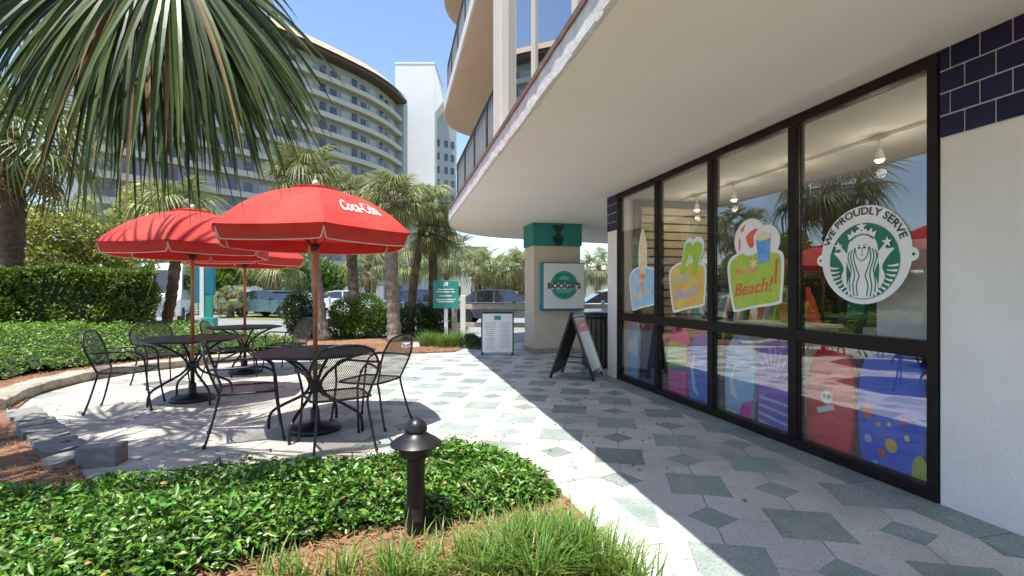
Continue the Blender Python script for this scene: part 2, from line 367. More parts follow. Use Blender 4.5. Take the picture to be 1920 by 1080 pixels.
for i,j in cells:
    b0 = O0+e1*(SP*i)+e2*(SP*j)
    for nm,me,p,r in (('square_slab',big,b0,rot0),('small_slab',sml,b0+(e1+e2)*(SP/2),rot0),
                      ('field_slab',fld,b0+e1*(SP/2),rot0),('field_slab',fld,b0+e2*(SP/2),rot0+PI/2)):
        if not keep(p): continue
        if cnt[nm] >= 300: continue
        cnt[nm] += 1
        if p.x < -.35+.15*math.sin(p.y*2): me = {'square_slab':big2,'small_slab':sml2,'field_slab':fld2}[nm]
        o = link(nm, me, None, pave, (p.x,p.y,random.uniform(-.0016,.0012)), (random.gauss(0,.0022),random.gauss(0,.0022),r))
# band of green slabs under the shop front and pale border slabs along the bed
y = .2; k = 0
while y < 7.6:
    d = random.uniform(.28,.42); x0 = 2.99; m = M['green_stone'] if k%3 else M['green_stone']
    MB().prism([(x0,y+.004),(3.245,y+.004),(3.245,y+d-.004),(x0,y+d-.004)], -.02, .0045).build('band_slab', m, pave); y += d; k += 1
bp = [(1.13,.6),(1.11,1.5),(1.09,2.3),(1.04,3.2),(.96,3.66),(.80,3.93)]; bp = smooth_path([(a,b,0) for a,b in bp], 1)
for a,b in zip(bp[:-1], bp[1:]):
    d = (b-a).normalized(); nrm = Vector((d.y,-d.x,0)); g2 = d*.002
    MB().prism([(a+g2)[:2], (a+nrm*.27+g2)[:2], (b+nrm*.27-g2)[:2], (b-g2)[:2]], -.02, .006).build('border_slab', M['pale_stone'], pave)

# mulched beds
b = MB(); b.add([(p[0],p[1],.016) for p in bedpoly], [tuple(range(len(bedpoly)))])
bed = b.build('mulch_bed', M['straw'], tri=True); bed['kind'] = 'structure'
def needles(n, poly, keepf, name):
    xs = [p[0] for p in poly]; ys = [p[1] for p in poly]
    x = RNG.uniform(max(min(xs),-7), max(xs), n*3); y = RNG.uniform(max(min(ys),.8), min(max(ys),13), n*3)
    k = inside(poly, x, y) & keepf(x,y); x = x[k][:n]; y = y[k][:n]; n = len(x)
    a = RNG.uniform(0, 2*PI, n); L = RNG.uniform(.05,.13,n)/2; w_ = RNG.uniform(.0015,.004,n); z = RNG.uniform(.018,.04,n); dz = RNG.uniform(-.012,.014,n)
    dx,dy = np.cos(a),np.sin(a); V = np.zeros((n,4,3))
    for q_,(sl_,sw) in enumerate(((-1,-1),(1,-1),(1,1),(-1,1))):
        V[:,q_,0] = x+dx*L*sl_-dy*w_*sw; V[:,q_,1] = y+dy*L*sl_+dx*w_*sw; V[:,q_,2] = z+dz*sl_
    me = np_mesh(name, V.reshape(-1,3), np.arange(n*4).reshape(n,4)); o = link(name, me, M['needle']); o['kind'] = 'stuff'; return o
needles(42000, bedpoly, lambda x,y: (x>-6)&((y<6.8)|(x<1.6)), 'pine_straw')['label'] = 'loose red-brown pine straw lying on the beds'

# ------------------------------------------------------------------ foliage helpers
def leaf_mesh(name, pos, dirs, L, wdt, fold=.25, up=None):
    """one folded leaf of two triangles at every point"""
    n = len(pos); d = dirs/np.linalg.norm(dirs, axis=1, keepdims=True)
    up = RNG.normal(size=(n,3))*.5+np.array([0,0,1.]) if up is None else up
    s = np.cross(d, up); s /= np.linalg.norm(s, axis=1, keepdims=True)+1e-9; nn = np.cross(s, d)
    L = np.asarray(L)[:,None]; wd = np.asarray(wdt)[:,None]
    V = np.zeros((n,4,3)); V[:,0] = pos; V[:,1] = pos+d*L*.45+s*wd*.5+nn*wd*fold; V[:,2] = pos+d*L-nn*L*.12; V[:,3] = pos+d*L*.45-s*wd*.5+nn*wd*fold
    i = np.arange(n)*4; F = np.concatenate([np.stack([i,i+1,i+2],1), np.stack([i,i+2,i+3],1)])
    return np_mesh(name, V.reshape(-1,3), F)
def vnoise(x, y, s, seed=0):
    r = np.random.default_rng(seed); T = r.random((64,64)); u = x*s+100; v = y*s+100
    i = np.floor(u).astype(int); j = np.floor(v).astype(int); fu = u-i; fv = v-j; fu = fu*fu*(3-2*fu); fv = fv*fv*(3-2*fv)
    t = lambda a,b_: T[a%64,b_%64]
    return (t(i,j)*(1-fu)+t(i+1,j)*fu)*(1-fv)+(t(i,j+1)*(1-fu)+t(i+1,j+1)*fu)*fv
def cover(name, poly, n, h, L, m, label, seed, soil, dens=None, rise=0.):
    xs = [p[0] for p in poly]; ys = [p[1] for p in poly]
    x = RNG.uniform(min(xs),max(xs),int(n*2.6)); y = RNG.uniform(min(ys),max(ys),int(n*2.6)); k = inside(poly,x,y)
    if dens is not None: k &= dens(x,y)
    x = x[k][:n]; y = y[k][:n]; n = len(x)
    def height(x,y):
        e = np.clip(edge_dist(poly,x,y)/.22,0,1)**.6
        return (h*(.45+.9*vnoise(x,y,3.1,seed)+.35*vnoise(x,y,9,seed+1)))*(.25+.75*e)+rise*np.clip(edge_dist(poly,x,y)/1.5,0,1)
    hh = height(x,y); t = RNG.random(n)**.38; rs_ = rise*np.clip(edge_dist(poly,x,y)/1.5,0,1); z = .02+rs_+(hh-rs_)*t
    a = RNG.uniform(0,2*PI,n); el = RNG.normal(.15,.45,n)
    d = np.stack([np.cos(a)*np.cos(el),np.sin(a)*np.cos(el),np.sin(el)],1)
    lm = leaf_mesh(name, np.stack([x,y,z],1), d, np.clip(RNG.lognormal(-.08,.32,n),.45,2.)*L, RNG.uniform(.36,.62,n)*L)
    o = link(name, lm, m); tag(o, label, kind='stuff')
    # dark undergrowth surface beneath
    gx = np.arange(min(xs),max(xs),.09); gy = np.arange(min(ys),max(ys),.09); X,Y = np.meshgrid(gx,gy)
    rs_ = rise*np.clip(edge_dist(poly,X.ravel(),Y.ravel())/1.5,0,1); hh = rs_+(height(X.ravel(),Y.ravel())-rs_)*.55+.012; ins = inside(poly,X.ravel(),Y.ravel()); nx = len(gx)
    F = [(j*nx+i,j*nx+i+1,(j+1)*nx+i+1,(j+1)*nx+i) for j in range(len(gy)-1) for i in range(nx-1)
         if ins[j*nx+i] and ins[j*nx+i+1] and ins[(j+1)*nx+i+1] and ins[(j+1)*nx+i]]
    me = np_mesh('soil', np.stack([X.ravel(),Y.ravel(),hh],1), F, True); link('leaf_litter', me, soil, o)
    return o
jp = [(1.0,2.95),(.985,3.35),(.9,3.62),(.72,3.82),(.35,3.9),(-.2,3.72),(-.9,3.62),(-1.7,3.6),(-2.35,3.75),(-2.9,4.1),(-3.5,4.6),(-4.4,5.2),(-6.5,5.4),(-6.5,.9),(-2.6,.9),
      tuple(G(300,1110)[:2]), tuple(G(420,1085)[:2]), tuple(G(560,1035)[:2]), tuple(G(690,1005)[:2]), tuple(G(800,1000)[:2]), tuple(G(900,985)[:2]), tuple(G(1000,960)[:2])]
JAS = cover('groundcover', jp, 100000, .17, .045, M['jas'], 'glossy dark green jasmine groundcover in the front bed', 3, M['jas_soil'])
bk = [(-11,7.2),(-5.75,6.9),(-5.6,8.0),(-5.5,9.0),(-5.05,10.15),(-4.15,11.0),(-3.0,11.45),(-1.9,11.75),(-2.2,12.3),(-4.5,13.6),(-8,13.4),(-13,12)]
cover('groundcover', bk, 46000, .24, .062, M['bank'], 'bright green groundcover bank between the low kerb and the hedge', 9, M['jas_soil'], rise=.38)

def blades(name, spots, m, label, parent=None):
    Vs = []; Fs = []; n0 = 0
    for (cx,cy,n,L,sp,lean) in spots:
        a = RNG.uniform(0,2*PI,n); r = np.abs(RNG.normal(0,sp,n)); bx = cx+np.cos(a)*r; by = cy+np.sin(a)*r
        aa = a+RNG.normal(0,.5,n); ln = L*RNG.uniform(.55,1.15,n); out = RNG.uniform(.12,.62,n)*lean; wd = RNG.uniform(.0035,.006,n)
        V = np.zeros((n,4,2,3))
        for k in range(4):
            t = k/3; hz = ln*(t-.28*out*t*t*2); ho = ln*out*t*t; wk = wd*(1-t)**.6+.0003
            V[:,k,0,0] = bx+np.cos(aa)*ho-np.sin(aa)*wk; V[:,k,0,1] = by+np.sin(aa)*ho+np.cos(aa)*wk
            V[:,k,1,0] = bx+np.cos(aa)*ho+np.sin(aa)*wk; V[:,k,1,1] = by+np.sin(aa)*ho-np.cos(aa)*wk
            V[:,k,:,2] = (.015+hz)[:,None]
        i = np.arange(n)*8+n0
        for k in range(3): Fs.append(np.stack([i+2*k,i+2*k+1,i+2*k+3,i+2*k+2],1))
        Vs.append(V.reshape(-1,3)); n0 += n*8
    o = link(name, np_mesh(name, np.concatenate(Vs), np.concatenate(Fs)), m, parent); 
    if label: tag(o, label, kind='stuff')
    return o
sp = []
for px,py,n,L in ((1010,1060,170,.33),(1075,1075,170,.33),(950,1085,150,.33),(1130,1100,120,.30),(900,1110,110,.30),(1010,1120,150,.34),(790,1110,60,.26),(735,1110,60,.28),
                  (640,1100,35,.24),(560,1110,40,.24),(760,1065,22,.26),(975,1035,50,.27),(1060,1025,60,.28),(1120,1055,40,.24),(1180,1125,70,.26),(500,1110,30,.22),(860,1060,30,.24)):
    p = G(px,py); sp.append((p.x,p.y,int(n*1.6),L*.85,.09,1.2))
blades('grass', sp, M['grass'], 'bright green tufts of strappy grass at the front edge of the bed')
sp2 = [(x+random.uniform(-.06,.06), y+random.uniform(-.06,.06), n//6, L*.9, .12, 1.5) for x,y,n,L,_,_ in sp]
blades('grass', sp2, M['grass_y'], 'yellowed dry blades among the front grass tufts')

n_ = 700; fx = RNG.uniform(-4,1.0,n_); fy = RNG.uniform(1.9,4.0,n_); k_ = inside(jp,fx,fy); fx = fx[k_]; fy = fy[k_]; n1 = len(fx)
fz = RNG.uniform(.12,.24,n1); gx_ = RNG.uniform(-4.,2.6,420); gy_ = RNG.uniform(2.4,10.5,420); k_ = ~inside(bedpoly,gx_,gy_); gx_ = gx_[k_]; gy_ = gy_[k_]
px_ = np.concatenate([fx,gx_]); py_ = np.concatenate([fy,gy_]); pz_ = np.concatenate([fz,np.full(len(gx_),.006)]); a_ = RNG.uniform(0,2*PI,len(px_)); n_ = len(px_)
lv = leaf_mesh('fallen_leaves', np.stack([px_,py_,pz_],1), np.stack([np.cos(a_),np.sin(a_),RNG.normal(0,.08,n_)],1), RNG.uniform(.02,.05,n_), RNG.uniform(.01,.022,n_))
tag(link('fallen_leaves', lv, mat('brown_fallen_leaf',(.28,.16,.06),rough=.8,island=.5)), 'small dry brown leaves scattered over paving and groundcover', kind='stuff')
# ------------------------------------------------------------------ kerbs and kerb stones
kp = [(-4.15,6.5),(-4.42,7.4),(-4.4,8.4),(-4.07,9.15),(-3.2,9.95),(-1.75,10.58)]
path = smooth_path([(a,b_,0) for a,b_ in kp], 6)
kb = MB((-4.4,8.4,0)); n = len(path); vs = []
for i,p in enumerate(path):
    t = (path[min(i+1,n-1)]-path[max(i-1,0)]).normalized(); nr = Vector((-t.y,t.x,0)); w_ = .115+.012*math.sin(i*2.1); h = .145+.008*math.sin(i*1.7)-(.06 if i > n-4 else 0)
    for off,z in ((-.02,-.01),(-.02-.012,h-.02),(0,h),(w_*1.9,h+.004),(w_*2+.02,h-.03),(w_*2+.02,-.01)):
        q_ = p+nr*off; vs.append((q_.x,q_.y,z))
kb.add(vs, [(i*6+k,i*6+(k+1)%6,(i+1)*6+(k+1)%6,(i+1)*6+k) for i in range(n-1) for k in range(6)]+[(5,4,3,2,1,0),tuple((n-1)*6+k for k in range(6))])
tag(kb.build('kerb', M['kerb'], loc=(-4.4,8.4,0), smooth=True, ang=.6), 'low weathered concrete kerb curving round the back of the patio', 'kerb')
def rough_block(name, c, d, rz, m, label, group=None, parent=None, amp=.012):
    b = bmesh.new(); bmesh.ops.create_cube(b, size=1); bmesh.ops.subdivide_edges(b, edges=b.edges, cuts=2, use_grid_fill=True)
    for v in b.verts:
        cnr = sum(abs(abs(x)-.5) < 1e-4 for x in v.co)
        v.co = Vector((v.co.x*d[0],v.co.y*d[1],(v.co.z+.5)*d[2])); v.co *= (1-.02*(cnr-1)); v.co += Vector([random.uniform(-amp,amp) for _ in range(3)])
    me = bpy.data.meshes.new(name); b.to_mesh(me); b.free(); o = link(name, me, m, parent, c, (0,0,rz)); return tag(o, label, 'kerb stone' if label else None, group)
A_, B_ = Vector((-3.92,6.4)), Vector((-2.28,4.28))
dirv = (B_-A_); NB = 9
ords = ['first','second','third','fourth','fifth','sixth','seventh','eighth','ninth']
for i in range(NB):
    t = (i+.4)/NB; p = A_+dirv*t
    rough_block('kerb_stone', (p.x,p.y,-.055+random.uniform(-.012,.012)), (.27+random.uniform(-.03,.03),.27+random.uniform(-.02,.015),.13), math.atan2(dirv.y,dirv.x)+PI/2+random.uniform(-.05,.05),
                M['block'], f'grey kerb stone laid flat, {ords[i]} in the row counting from the curved kerb', 'grey kerb stones along the mulch')
p = G(183,878)
rough_block('kerb_stone', (p.x-.02,p.y+.1,0), (.27,.18,.15), math.radians(-2), M['block'], 'large grey block standing at the end of the kerb stone row', None, amp=.006)
p = G(795,652); rough_block('rock', (p.x-.3,p.y,-.02), (.35,.22,.14), .2, M['stucco'], None, amp=.03); tag(bpy.data.objects['rock'], 'pale rock lying on the mulch beside the palm trunk', 'rock')

# ================================================================== THE SHOP BUILDING
XS = 3.25; ZS = 2.78
BO = Vector((3.25, 4.6, 0))
BLD = thing('shop_building', 'cream building with a deep overhang above a dark framed shop front', 'building', BO)
def bpart(name, mb, m, parent=None, **kw):
    return mb.build(name, m, parent or BLD, **kw)
def B(): return MB(BO)
edge = [(1.08,-3)]+[(1.08,y_) for y_ in (0,4,8)]+[tuple(p[:2]) for p in smooth_path([(1.08,10.2,0),(1.25,11.3,0),(1.72,12.25,0),(2.55,13.0,0),(3.8,13.35,0),(6.2,13.9,0),(9.5,14.4,0)], 5)]
def inset(poly, d):   # shrink towards the building side (edge runs with the building on its right)
    out = []; n = len(poly)
    for i,p in enumerate(poly):
        a = Vector(poly[max(i-1,0)]); c = Vector(poly[min(i+1,n-1)]); t = (c-a).normalized(); out.append((p[0]+t.y*d, p[1]-t.x*d))
    return out
def slab(e, z0, z1, back=9.5): return B().prism([(back,e[0][1])]+[tuple(p) for p in e]+[], z0, z1)
bpart('canopy', slab(edge, ZS, 2.97), M['soffit'], tri=True)
fe = inset(edge, -.012)
def strip(e, z0, z1, th):
    b = B(); n = len(e); o = inset(e, th); vs = []
    for (x,y_),(x2,y2) in zip(e,o): vs += [(x,y_,z0),(x,y_,z1),(x2,y2,z1),(x2,y2,z0)]
    return b.add(vs, [(i*4+k,(i+1)*4+k,(i+1)*4+(k+1)%4,i*4+(k+1)%4) for i in range(n-1) for k in range(4)]+[(0,1,2,3),((n-1)*4+3,(n-1)*4+2,(n-1)*4+1,(n-1)*4)])
fine = [(1.08,y_) for y_ in np.arange(-3,10.2,.12)]+edge[4:]
fine = [(x+random.uniform(-.003,.003), y_) for x,y_ in fine]
bpart('fascia', strip(inset(fine,-.014), ZS-.012, 2.955, .03), M['fascia'])
# ragged flaking plaster lip along the lower edge
lip = B(); 
for i in range(len(fine)-1):
    if fine[i][1] > 9.5: break
    if random.random() < .6 and fine[i][1] < 6.2:
        h = random.uniform(.004,.016); lip.bb(fine[i][0]-.016-random.uniform(0,.006), fine[i][0]+random.uniform(.005,.03), fine[i][1], fine[i+1][1]+.02, ZS-h*.5, ZS+random.uniform(.01,.05))
bpart('plaster_lip', lip, M['fascia'])['kind'] = 'stuff'
bpart('drip_edge', strip(inset(edge,-.03), 2.957, 3.0, .05), M['fascia_brown'])

# upper storeys
bpart('pier', B().bb(1.10,1.42,5.22,5.62,2.972,13.5), M['cream'], bev=.012)
for fl in range(3):
    z0 = 3.0+fl*2.85; z1 = z0+2.63
    # glazed wall nearer the camera
    ys = [5.22-1.03*k for k in range(9)]
    for k in range(8):
        if k: bpart('mullion', B().bb(1.165,1.25,ys[k]-.025,ys[k]+.025,z0,z1), M['cream'])
        bpart('upper_window', B().bb(1.19,1.21,ys[k+1]+.026,ys[k]-(.026 if k else .002),z0,z1), M['glass_up'])
    bpart('upper_slab', B().bb(1.16,9,-3,5.21,z1+.002,z1+.218), M['cream'])
    bpart('upper_wall', B().bb(1.45,8.5,5.63,5.75,z0,z1), M['cream'])
    bpart('balcony_back_wall', B().bb(3.4,3.55,5.76,11.6,z0,z1), M['cream'])
    e = [(1.15,5.63),(1.15,8.0)]+[tuple(p[:2]) for p in smooth_path([(1.15,11.9,0),(1.24,12.6,0),(1.55,13.25,0),(2.1,13.7,0),(2.8,13.95,0),(3.8,14.1,0)], 4)]
    if fl < 3:
        zz = z1+.002
        sb = bpart('balcony_slab', B().prism([(9,5.63)]+e+[(9,14.6)], zz, zz+.2), M['bounce_soffit'], tri=True)
        st = strip(inset(e,-.012), zz-.004, zz+.206, .03); bpart('slab_edge', st, M['white'], sb)
    if fl == 0: er0 = [(1.15,5.63),(1.15,8.0)]+[tuple(p[:2]) for p in smooth_path([(1.15,10.1,0),(1.32,11.1,0),(1.78,11.95,0),(2.55,12.6,0),(3.6,12.95,0)], 4)]
    else: er0 = e
    # railing on the slab below
    zr = z0-.0; er = inset(er0, .10)
    pts = [Vector((x,y_,0)) for x,y_ in er]; tot = [0]
    for a,b_ in zip(pts[:-1],pts[1:]): tot.append(tot[-1]+(b_-a).length)
    def at(s_):
        for i in range(len(tot)-1):
            if s_ <= tot[i+1]: t = (s_-tot[i])/(tot[i+1]-tot[i]); return pts[i].lerp(pts[i+1], t)
        return pts[-1]
    rail = bpart('railing', B().tube([p+Vector((0,0,zr+.90)) for p in pts], .032, 6), M['dark_metal'])
    bpart('bottom_rail', B().tube([p+Vector((0,0,zr+.08)) for p in pts], .018, 5), M['dark_metal'], rail)
    bm_ = MB().box((0,0,.49),(.022,.07,.80)).mesh('baluster'); bm_.materials.append(M['grey_metal'])
    s_ = .05
    for s2 in np.arange(.02, min(tot[-1],9.), 1.1):
        p = at(s2); bpart('rail_post', B().box((p.x,p.y,zr+.47),(.05,.10,.86)), M['dark_metal'], rail)
    while s_ < min(tot[-1]-.05, 9.2):
        p = at(s_); q_ = at(s_+.02); link('baluster', bm_, None, rail, tuple(p+Vector((0,0,zr))-BO), (0,0,math.atan2((q_-p).y,(q_-p).x)-PI/2)); s_ += .125

# ground floor walls
bpart('wall', B().bb(XS,9,-3,2.355,.0,ZS), M['stucco'])
bpart('end_wall', B().bb(XS,8.8,6.88,7.24,0,ZS), M['stucco'])
bpart('back_wall', B().bb(8.7,8.95,2.36,6.87,0,ZS), M['shop_wall'])
def tiles(y0, y1, rows, parent, phase=0.):
    tw, th = .155, .136
    bpart('grout_bed', B().bb(XS-.006,XS,y0,y1,ZS-rows*th,ZS), M['grout'], parent)
    tm = MB().box((-.004,0,0),(.008,tw-.011,th-.011)).mesh('wall_tile'); tm.materials.append(M['navy'])
    for r in range(rows):
        zc = ZS-(r+.5)*th; y_ = y1-phase-(tw*.5 if r%2 else 0)+tw/2
        while y_ > y0-tw:
            a = max(y0+.004, y_-tw/2+.0055); c = min(y1-.004, y_+tw/2-.0055)
            if c-a > .02:
                o = link('wall_tile', tm, None, parent, (XS-.006-BO.x,(a+c)/2-BO.y,zc), (0,0,0), (1,(c-a)/(tw-.011),1))
            y_ -= tw
wr = [o for o in BLD.children if o.name.startswith('wall')][0]
we = [o for o in BLD.children if o.name.startswith('end_wall')][0]
tiles(-.4, 2.353, 4, wr, .06); tiles(6.882, 7.238, 4, we, .0)
# navy tiles also turn the corner of the end wall: kept to the visible face

# shop front
PY = [2.393+1.1133*k for k in range(5)]
sf = bpart('window_frame', B().bb(3.236,3.32,2.36,6.88,2.70,2.776), M['bronze'], bev=.006)
bpart('sill', B().bb(3.230,3.33,2.36,6.88,.006,.085), M['bronze'], sf, bev=.006)
bpart('transom', B().bb(3.226,3.34,2.40,6.84,.89,.995), M['bronze'], sf, bev=.008)
for k,y_ in enumerate(PY):
    h = .045 if 0 < k < 4 else .032
    bpart('mullion', B().bb(3.231,3.325,y_-h,y_+h,.086,2.699), M['bronze'], sf, bev=.006)
for k in range(4):
    for z0,z1 in ((.087,.888),(.997,2.698)):
        bpart('pane', B().bb(3.262,3.270,PY[k]+(.046 if k else .033),PY[k+1]-(.046 if k<3 else .033),z0,z1), M['glass'])
# interior
bpart('shop_floor', B().bb(3.34,8.69,2.36,6.87,-.004,.02), M['carpet'])
bpart('shop_ceiling', B().bb(3.34,8.69,2.36,6.87,2.70,2.775), M['ceil'])
sw = bpart('slat_wall', B().bb(3.5,8.6,6.83,6.868,.021,2.69), M['shop_wall'])
for k in range(16): bpart('slat', B().bb(3.6,4.85,6.79,6.829,.6+k*.125,.6+k*.125+.1), M['slat'], sw)
bpart('bulkhead', B().bb(6.4,6.6,2.4,6.78,2.15,2.699), M['shop_wall'])

# column with the teal cap
cp = G(1052,662); cx0, cx1 = P(1003,10.62).x, P(1107,10.62).x; 
col = bpart('column', B().bb(2.86,3.92,10.15,10.9,0,2.30), mat('tan_stucco',(.60,.52,.42),(.65,.57,.47),5,.85,.5,45), bev=.01)
bpart('base_course', B().bb(2.845,3.935,10.135,10.915,.002,.10), M['kerb'], col)
bpart('column_cap', B().bb(2.84,3.94,10.12,10.92,2.302,2.778), M['teal'], col)
mot = B(); 
for zc,wd in ((2.70,.24),(2.63,.15),(2.54,.11),(2.46,.24),(2.40,.2),(2.335,.14)): mot.box((3.40,10.115,zc),(wd,.012,.075))
bpart('black_motif', mot, M['ink'], col)

# ------------------------------------------------------------------ track lights inside
tr = thing('track_rail', 'white lighting track running along the shop ceiling behind the glass', 'track light', (4.2,4.6,2.66))
MB().box((0,0,.02),(.035,4.2,.03)).build('rail', M['white'], tr)
for k,(y_,nm) in enumerate(((2.75,'nearest the stucco wall'),(3.55,'second from the stucco wall'),(4.55,'third from the stucco wall'),(5.5,'fourth from the stucco wall'),(6.3,'farthest from the stucco wall'))):
    t = thing('track_lamp', f'small lit white spotlight hanging from the ceiling track, {nm}', 'lamp', (4.2,y_,2.66), 0, 'track lamps')
    MB().tube([(0,0,0),(0,0,-.10)], .010, 6).build('stem', M['white'], t)
    MB().lathe([(.015,.0),(.026,-.015),(.037,-.065),(.042,-.095),(.036,-.095)], 14, (0,0,-.09)).build('shade', M['white'], t, smooth=True)
    MB().lathe([(.001,.0),(.022,-.010),(.031,-.022),(.022,-.036),(.001,-.041)], 12, (0,0,-.165)).build('bulb', M['bulb'], t, smooth=True)
    ld = bpy.data.lights.new('track_lamp_light','POINT'); ld.energy = 1.6; ld.color = (1,.88,.7); ld.shadow_soft_size = .04
    lo = bpy.data.objects.new('lamp_light', ld); C.objects.link(lo); lo.parent = t; lo.location = (0,0,-.30)

# ------------------------------------------------------------------ shop stock
def board(y, w, h, lean, m, label, extra=None, rz=0, x=3.335, nose=.5):
    """bodyboard standing on its tail against the glass; local y = width, z = height"""
    t = thing('bodyboard', label, 'bodyboard', (x,y,.021), rz, 'bodyboards against the shop glass')
    t.rotation_euler = (0,lean,rz)
    pts = [(-.36*w,0),(.36*w,0),(.44*w,.12*h),(.5*w,.5*h),(.47*w,.72*h),(.40*w,.88*h),(.22*w,h),(-.22*w,h),(-.40*w,.88*h),(-.47*w,.72*h),(-.5*w,.5*h),(-.44*w,.12*h)]
    b = MB(); n = len(pts); b.add([(0,p,z) for p,z in pts]+[(.045,p,z) for p,z in pts], [tuple(range(n)), tuple(range(2*n-1,n-1,-1))]+[(i,n+i,n+(i+1)%n,(i+1)%n) for i in range(n)])
    b.build('deck', m, t, bev=.008)
    if extra: extra(t,w,h)
    return t
def disc(t, name, y, z, r, m, x=-.003, sx=1., n=18):
    b = MB(); b.add([(x,y+r*sx*math.cos(2*PI*k/n),z+r*math.sin(2*PI*k/n)) for k in range(n)], [tuple(range(n))]); return b.build(name, m, t)
def quad(t, name, pts, m, x=-.003):
    b = MB(); b.add([(x,p,z) for p,z in pts], [tuple(range(len(pts)))]); return b.build(name, m, t, tri=True)
def bm(name, a, b_, sc=6, bump=0): return mat(name, a, b_, sc, .4)
boards = [
 ((1192,),(.34,.86), M['lblue'], 'narrow light blue bodyboard at the far end of the shop window'),
 ((1220,),(.36,.84), bm('navy_board',(.02,.03,.09),(.04,.06,.14)), 'dark navy bodyboard beside the light blue one at the far end'),
 ((1277,),(.44,.84), bm('magenta_board',(.78,.03,.32),(.82,.07,.40)), 'magenta bodyboard with a green nose in the window'),
 ((1318,),(.40,.80), bm('royal_board',(.03,.11,.68),(.08,.2,.80),4), 'plain royal blue bodyboard next to the magenta one'),
 ((1393,),(.43,.84), bm('sky_board',(.2,.5,.85),(.45,.7,.9),3), 'sky blue bodyboard with a pink corner and white curl'),
 ((1461,),(.46,.90), bm('purple_board',(.22,.1,.52),(.28,.15,.6),3), 'purple bodyboard striped with pale rays'),
 ((1563,),(.44,.84), bm('red_board',(.78,.05,.045),(.82,.06,.05),2), 'plain red bodyboard with a small white emblem'),
 ((1680,),(.52,.90), bm('planet_board',(.03,.12,.75),(.05,.16,.82),3), 'blue bodyboard printed with planets nearest the stucco wall')]
bo = []
for ((px,),(w_,h_),m,lab) in boards:
    y_ = W(px,700,3.40).y; bo.append(board(y_, w_, h_, random.uniform(.02,.05), m, lab, rz=random.uniform(-.04,.04)))
t = bo[0]; quad(t,'print',[(-.16,.35),(.16,.42),(.14,.6),(-.14,.66)],M['white_plastic'])
t = bo[2]; quad(t,'print',[(-.2,.40),(.2,.36),(.215,.5),(.20,.66),(-.20,.66),(-.215,.5)],M['lime2']); quad(t,'print',[(-.2,.34),(.2,.30),(.2,.36),(-.2,.40)],M['teal'],-.003)
t = bo[3]; quad(t,'print',[(-.02,.1),(.10,.15),(.16,.4),(.08,.62),(.10,.4),(.05,.2)],M['lblue'])
t = bo[4]; quad(t,'print',[(-.19,.05),(-.02,.04),(-.06,.18),(-.2,.24)],mat('hot_pink',(.75,.03,.4),rough=.4)); quad(t,'print',[(.0,.2),(.1,.24),(.14,.4),(.05,.55),(.08,.38)],M['white_plastic']); disc(t,'print',.1,.52,.03,M['ink'])
quad(t,'print',[(.02,.02),(.15,.02),(.17,.07),(.02,.09)],M['yellow'])
t = bo[5]
for k in range(7):
    a = math.radians(-65+k*20); quad(t,'ray',[(.12*math.sin(a)*.4,.42+.1*math.cos(a)),(.5*math.sin(a)*.42-.012,.42+.4*math.cos(a)*.9),(.5*math.sin(a)*.42+.022,.42+.4*math.cos(a)*.9)],M['violet'])
for k in range(4):
    quad(t,'ray',[(.19,.06+k*.075),(-.18,.0+.085*k+.02),(-.19,.04+k*.085),(.19,.09+k*.075)],M['lblue'] if k%2 else M['lblue'])
t = bo[6]; disc(t,'emblem',.02,.44,.055,M['white_plastic']); quad(t,'emblem',[(-.06,.36),(.09,.30),(.11,.34),(-.04,.40)],M['white_plastic'],-.004); disc(t,'emblem',.04,.45,.018,M['ink'],-.006); disc(t,'emblem',0,.45,.018,M['ink'],-.006)
t = bo[7]
for (y_,z_,r,mm,sx) in ((.17,.42,.055,'redprint',.8),(-.02,.22,.05,'orange',.9),(-.02,.22,.028,'lime',.9),(.05,.15,.03,'redprint',1),(-.13,.30,.02,'yellow',1),(-.22,.1,.11,'lime',.5),(.08,.34,.018,'lime',1),(.0,.36,.015,'yellow',1),(-.1,.40,.02,'redprint',1),(.1,.06,.02,'lblue',1),(.16,.22,.03,'violet',1)):
    disc(t,'planet',y_,z_,r,M[mm],-.003-.0012*random.random()*2,sx)

def shelf_unit(x, y0, y1, label, seed):
    R = random.Random(seed); t = thing('shelf_unit', label, 'shelf', (x,(y0+y1)/2,.021)); L = y1-y0
    for s in (-1,1): MB().box((0,s*(L/2-.015),.9),(.4,.03,1.8)).build('side_panel', M['shelf'], t)
    MB().box((.19,0,.9),(.02,L-.06,1.8)).build('back_panel', M['shelf'], t)
    for k in range(5): MB().box((-.01,0,.08+k*.42),(.38,L-.062,.025)).build('shelf', M['shelf'], t)
    cols = [M[c] for c in ('redprint','blue','orange','lime','lblue','coral','violet','yellow','white','teal','dgreen','ink','hedge_d','trunk')]
    spots = []
    for k in range(4):
        y_ = -L/2+.08
        while y_ < L/2-.12:
            w_ = R.uniform(.14,.3); h_ = R.uniform(.14,.33); spots.append((x-.02,(y0+y1)/2+y_+w_/2,.021+.0935+k*.42,w_*.9,h_,R.choice(cols))); y_ += w_+R.uniform(.0,.05)
    return spots
stock = []
stock += [('the long shelf behind the round decal',)+s for s in shelf_unit(6.1,2.6,4.3,'dark shelf unit full of goods behind the round decal',1)]
stock += [('the shelf behind the beach ball decal',)+s for s in shelf_unit(6.0,4.4,5.5,'dark shelf unit full of goods behind the beach ball decal',2)]
for where,x,y_,z_,w_,h_,m in stock:
    o = MB().box((0,0,h_/2),(.2,w_,h_)).build('boxed_toy', m, loc=(x,y_,z_), bev=.008); tag(o, f'{m.name.split("_")[0]} boxed toy on {where}, {"first" if z_<.4 else "second" if z_<.8 else "third" if z_<1.2 else "top"} shelf up', 'toy', f'boxed toys on {where}')
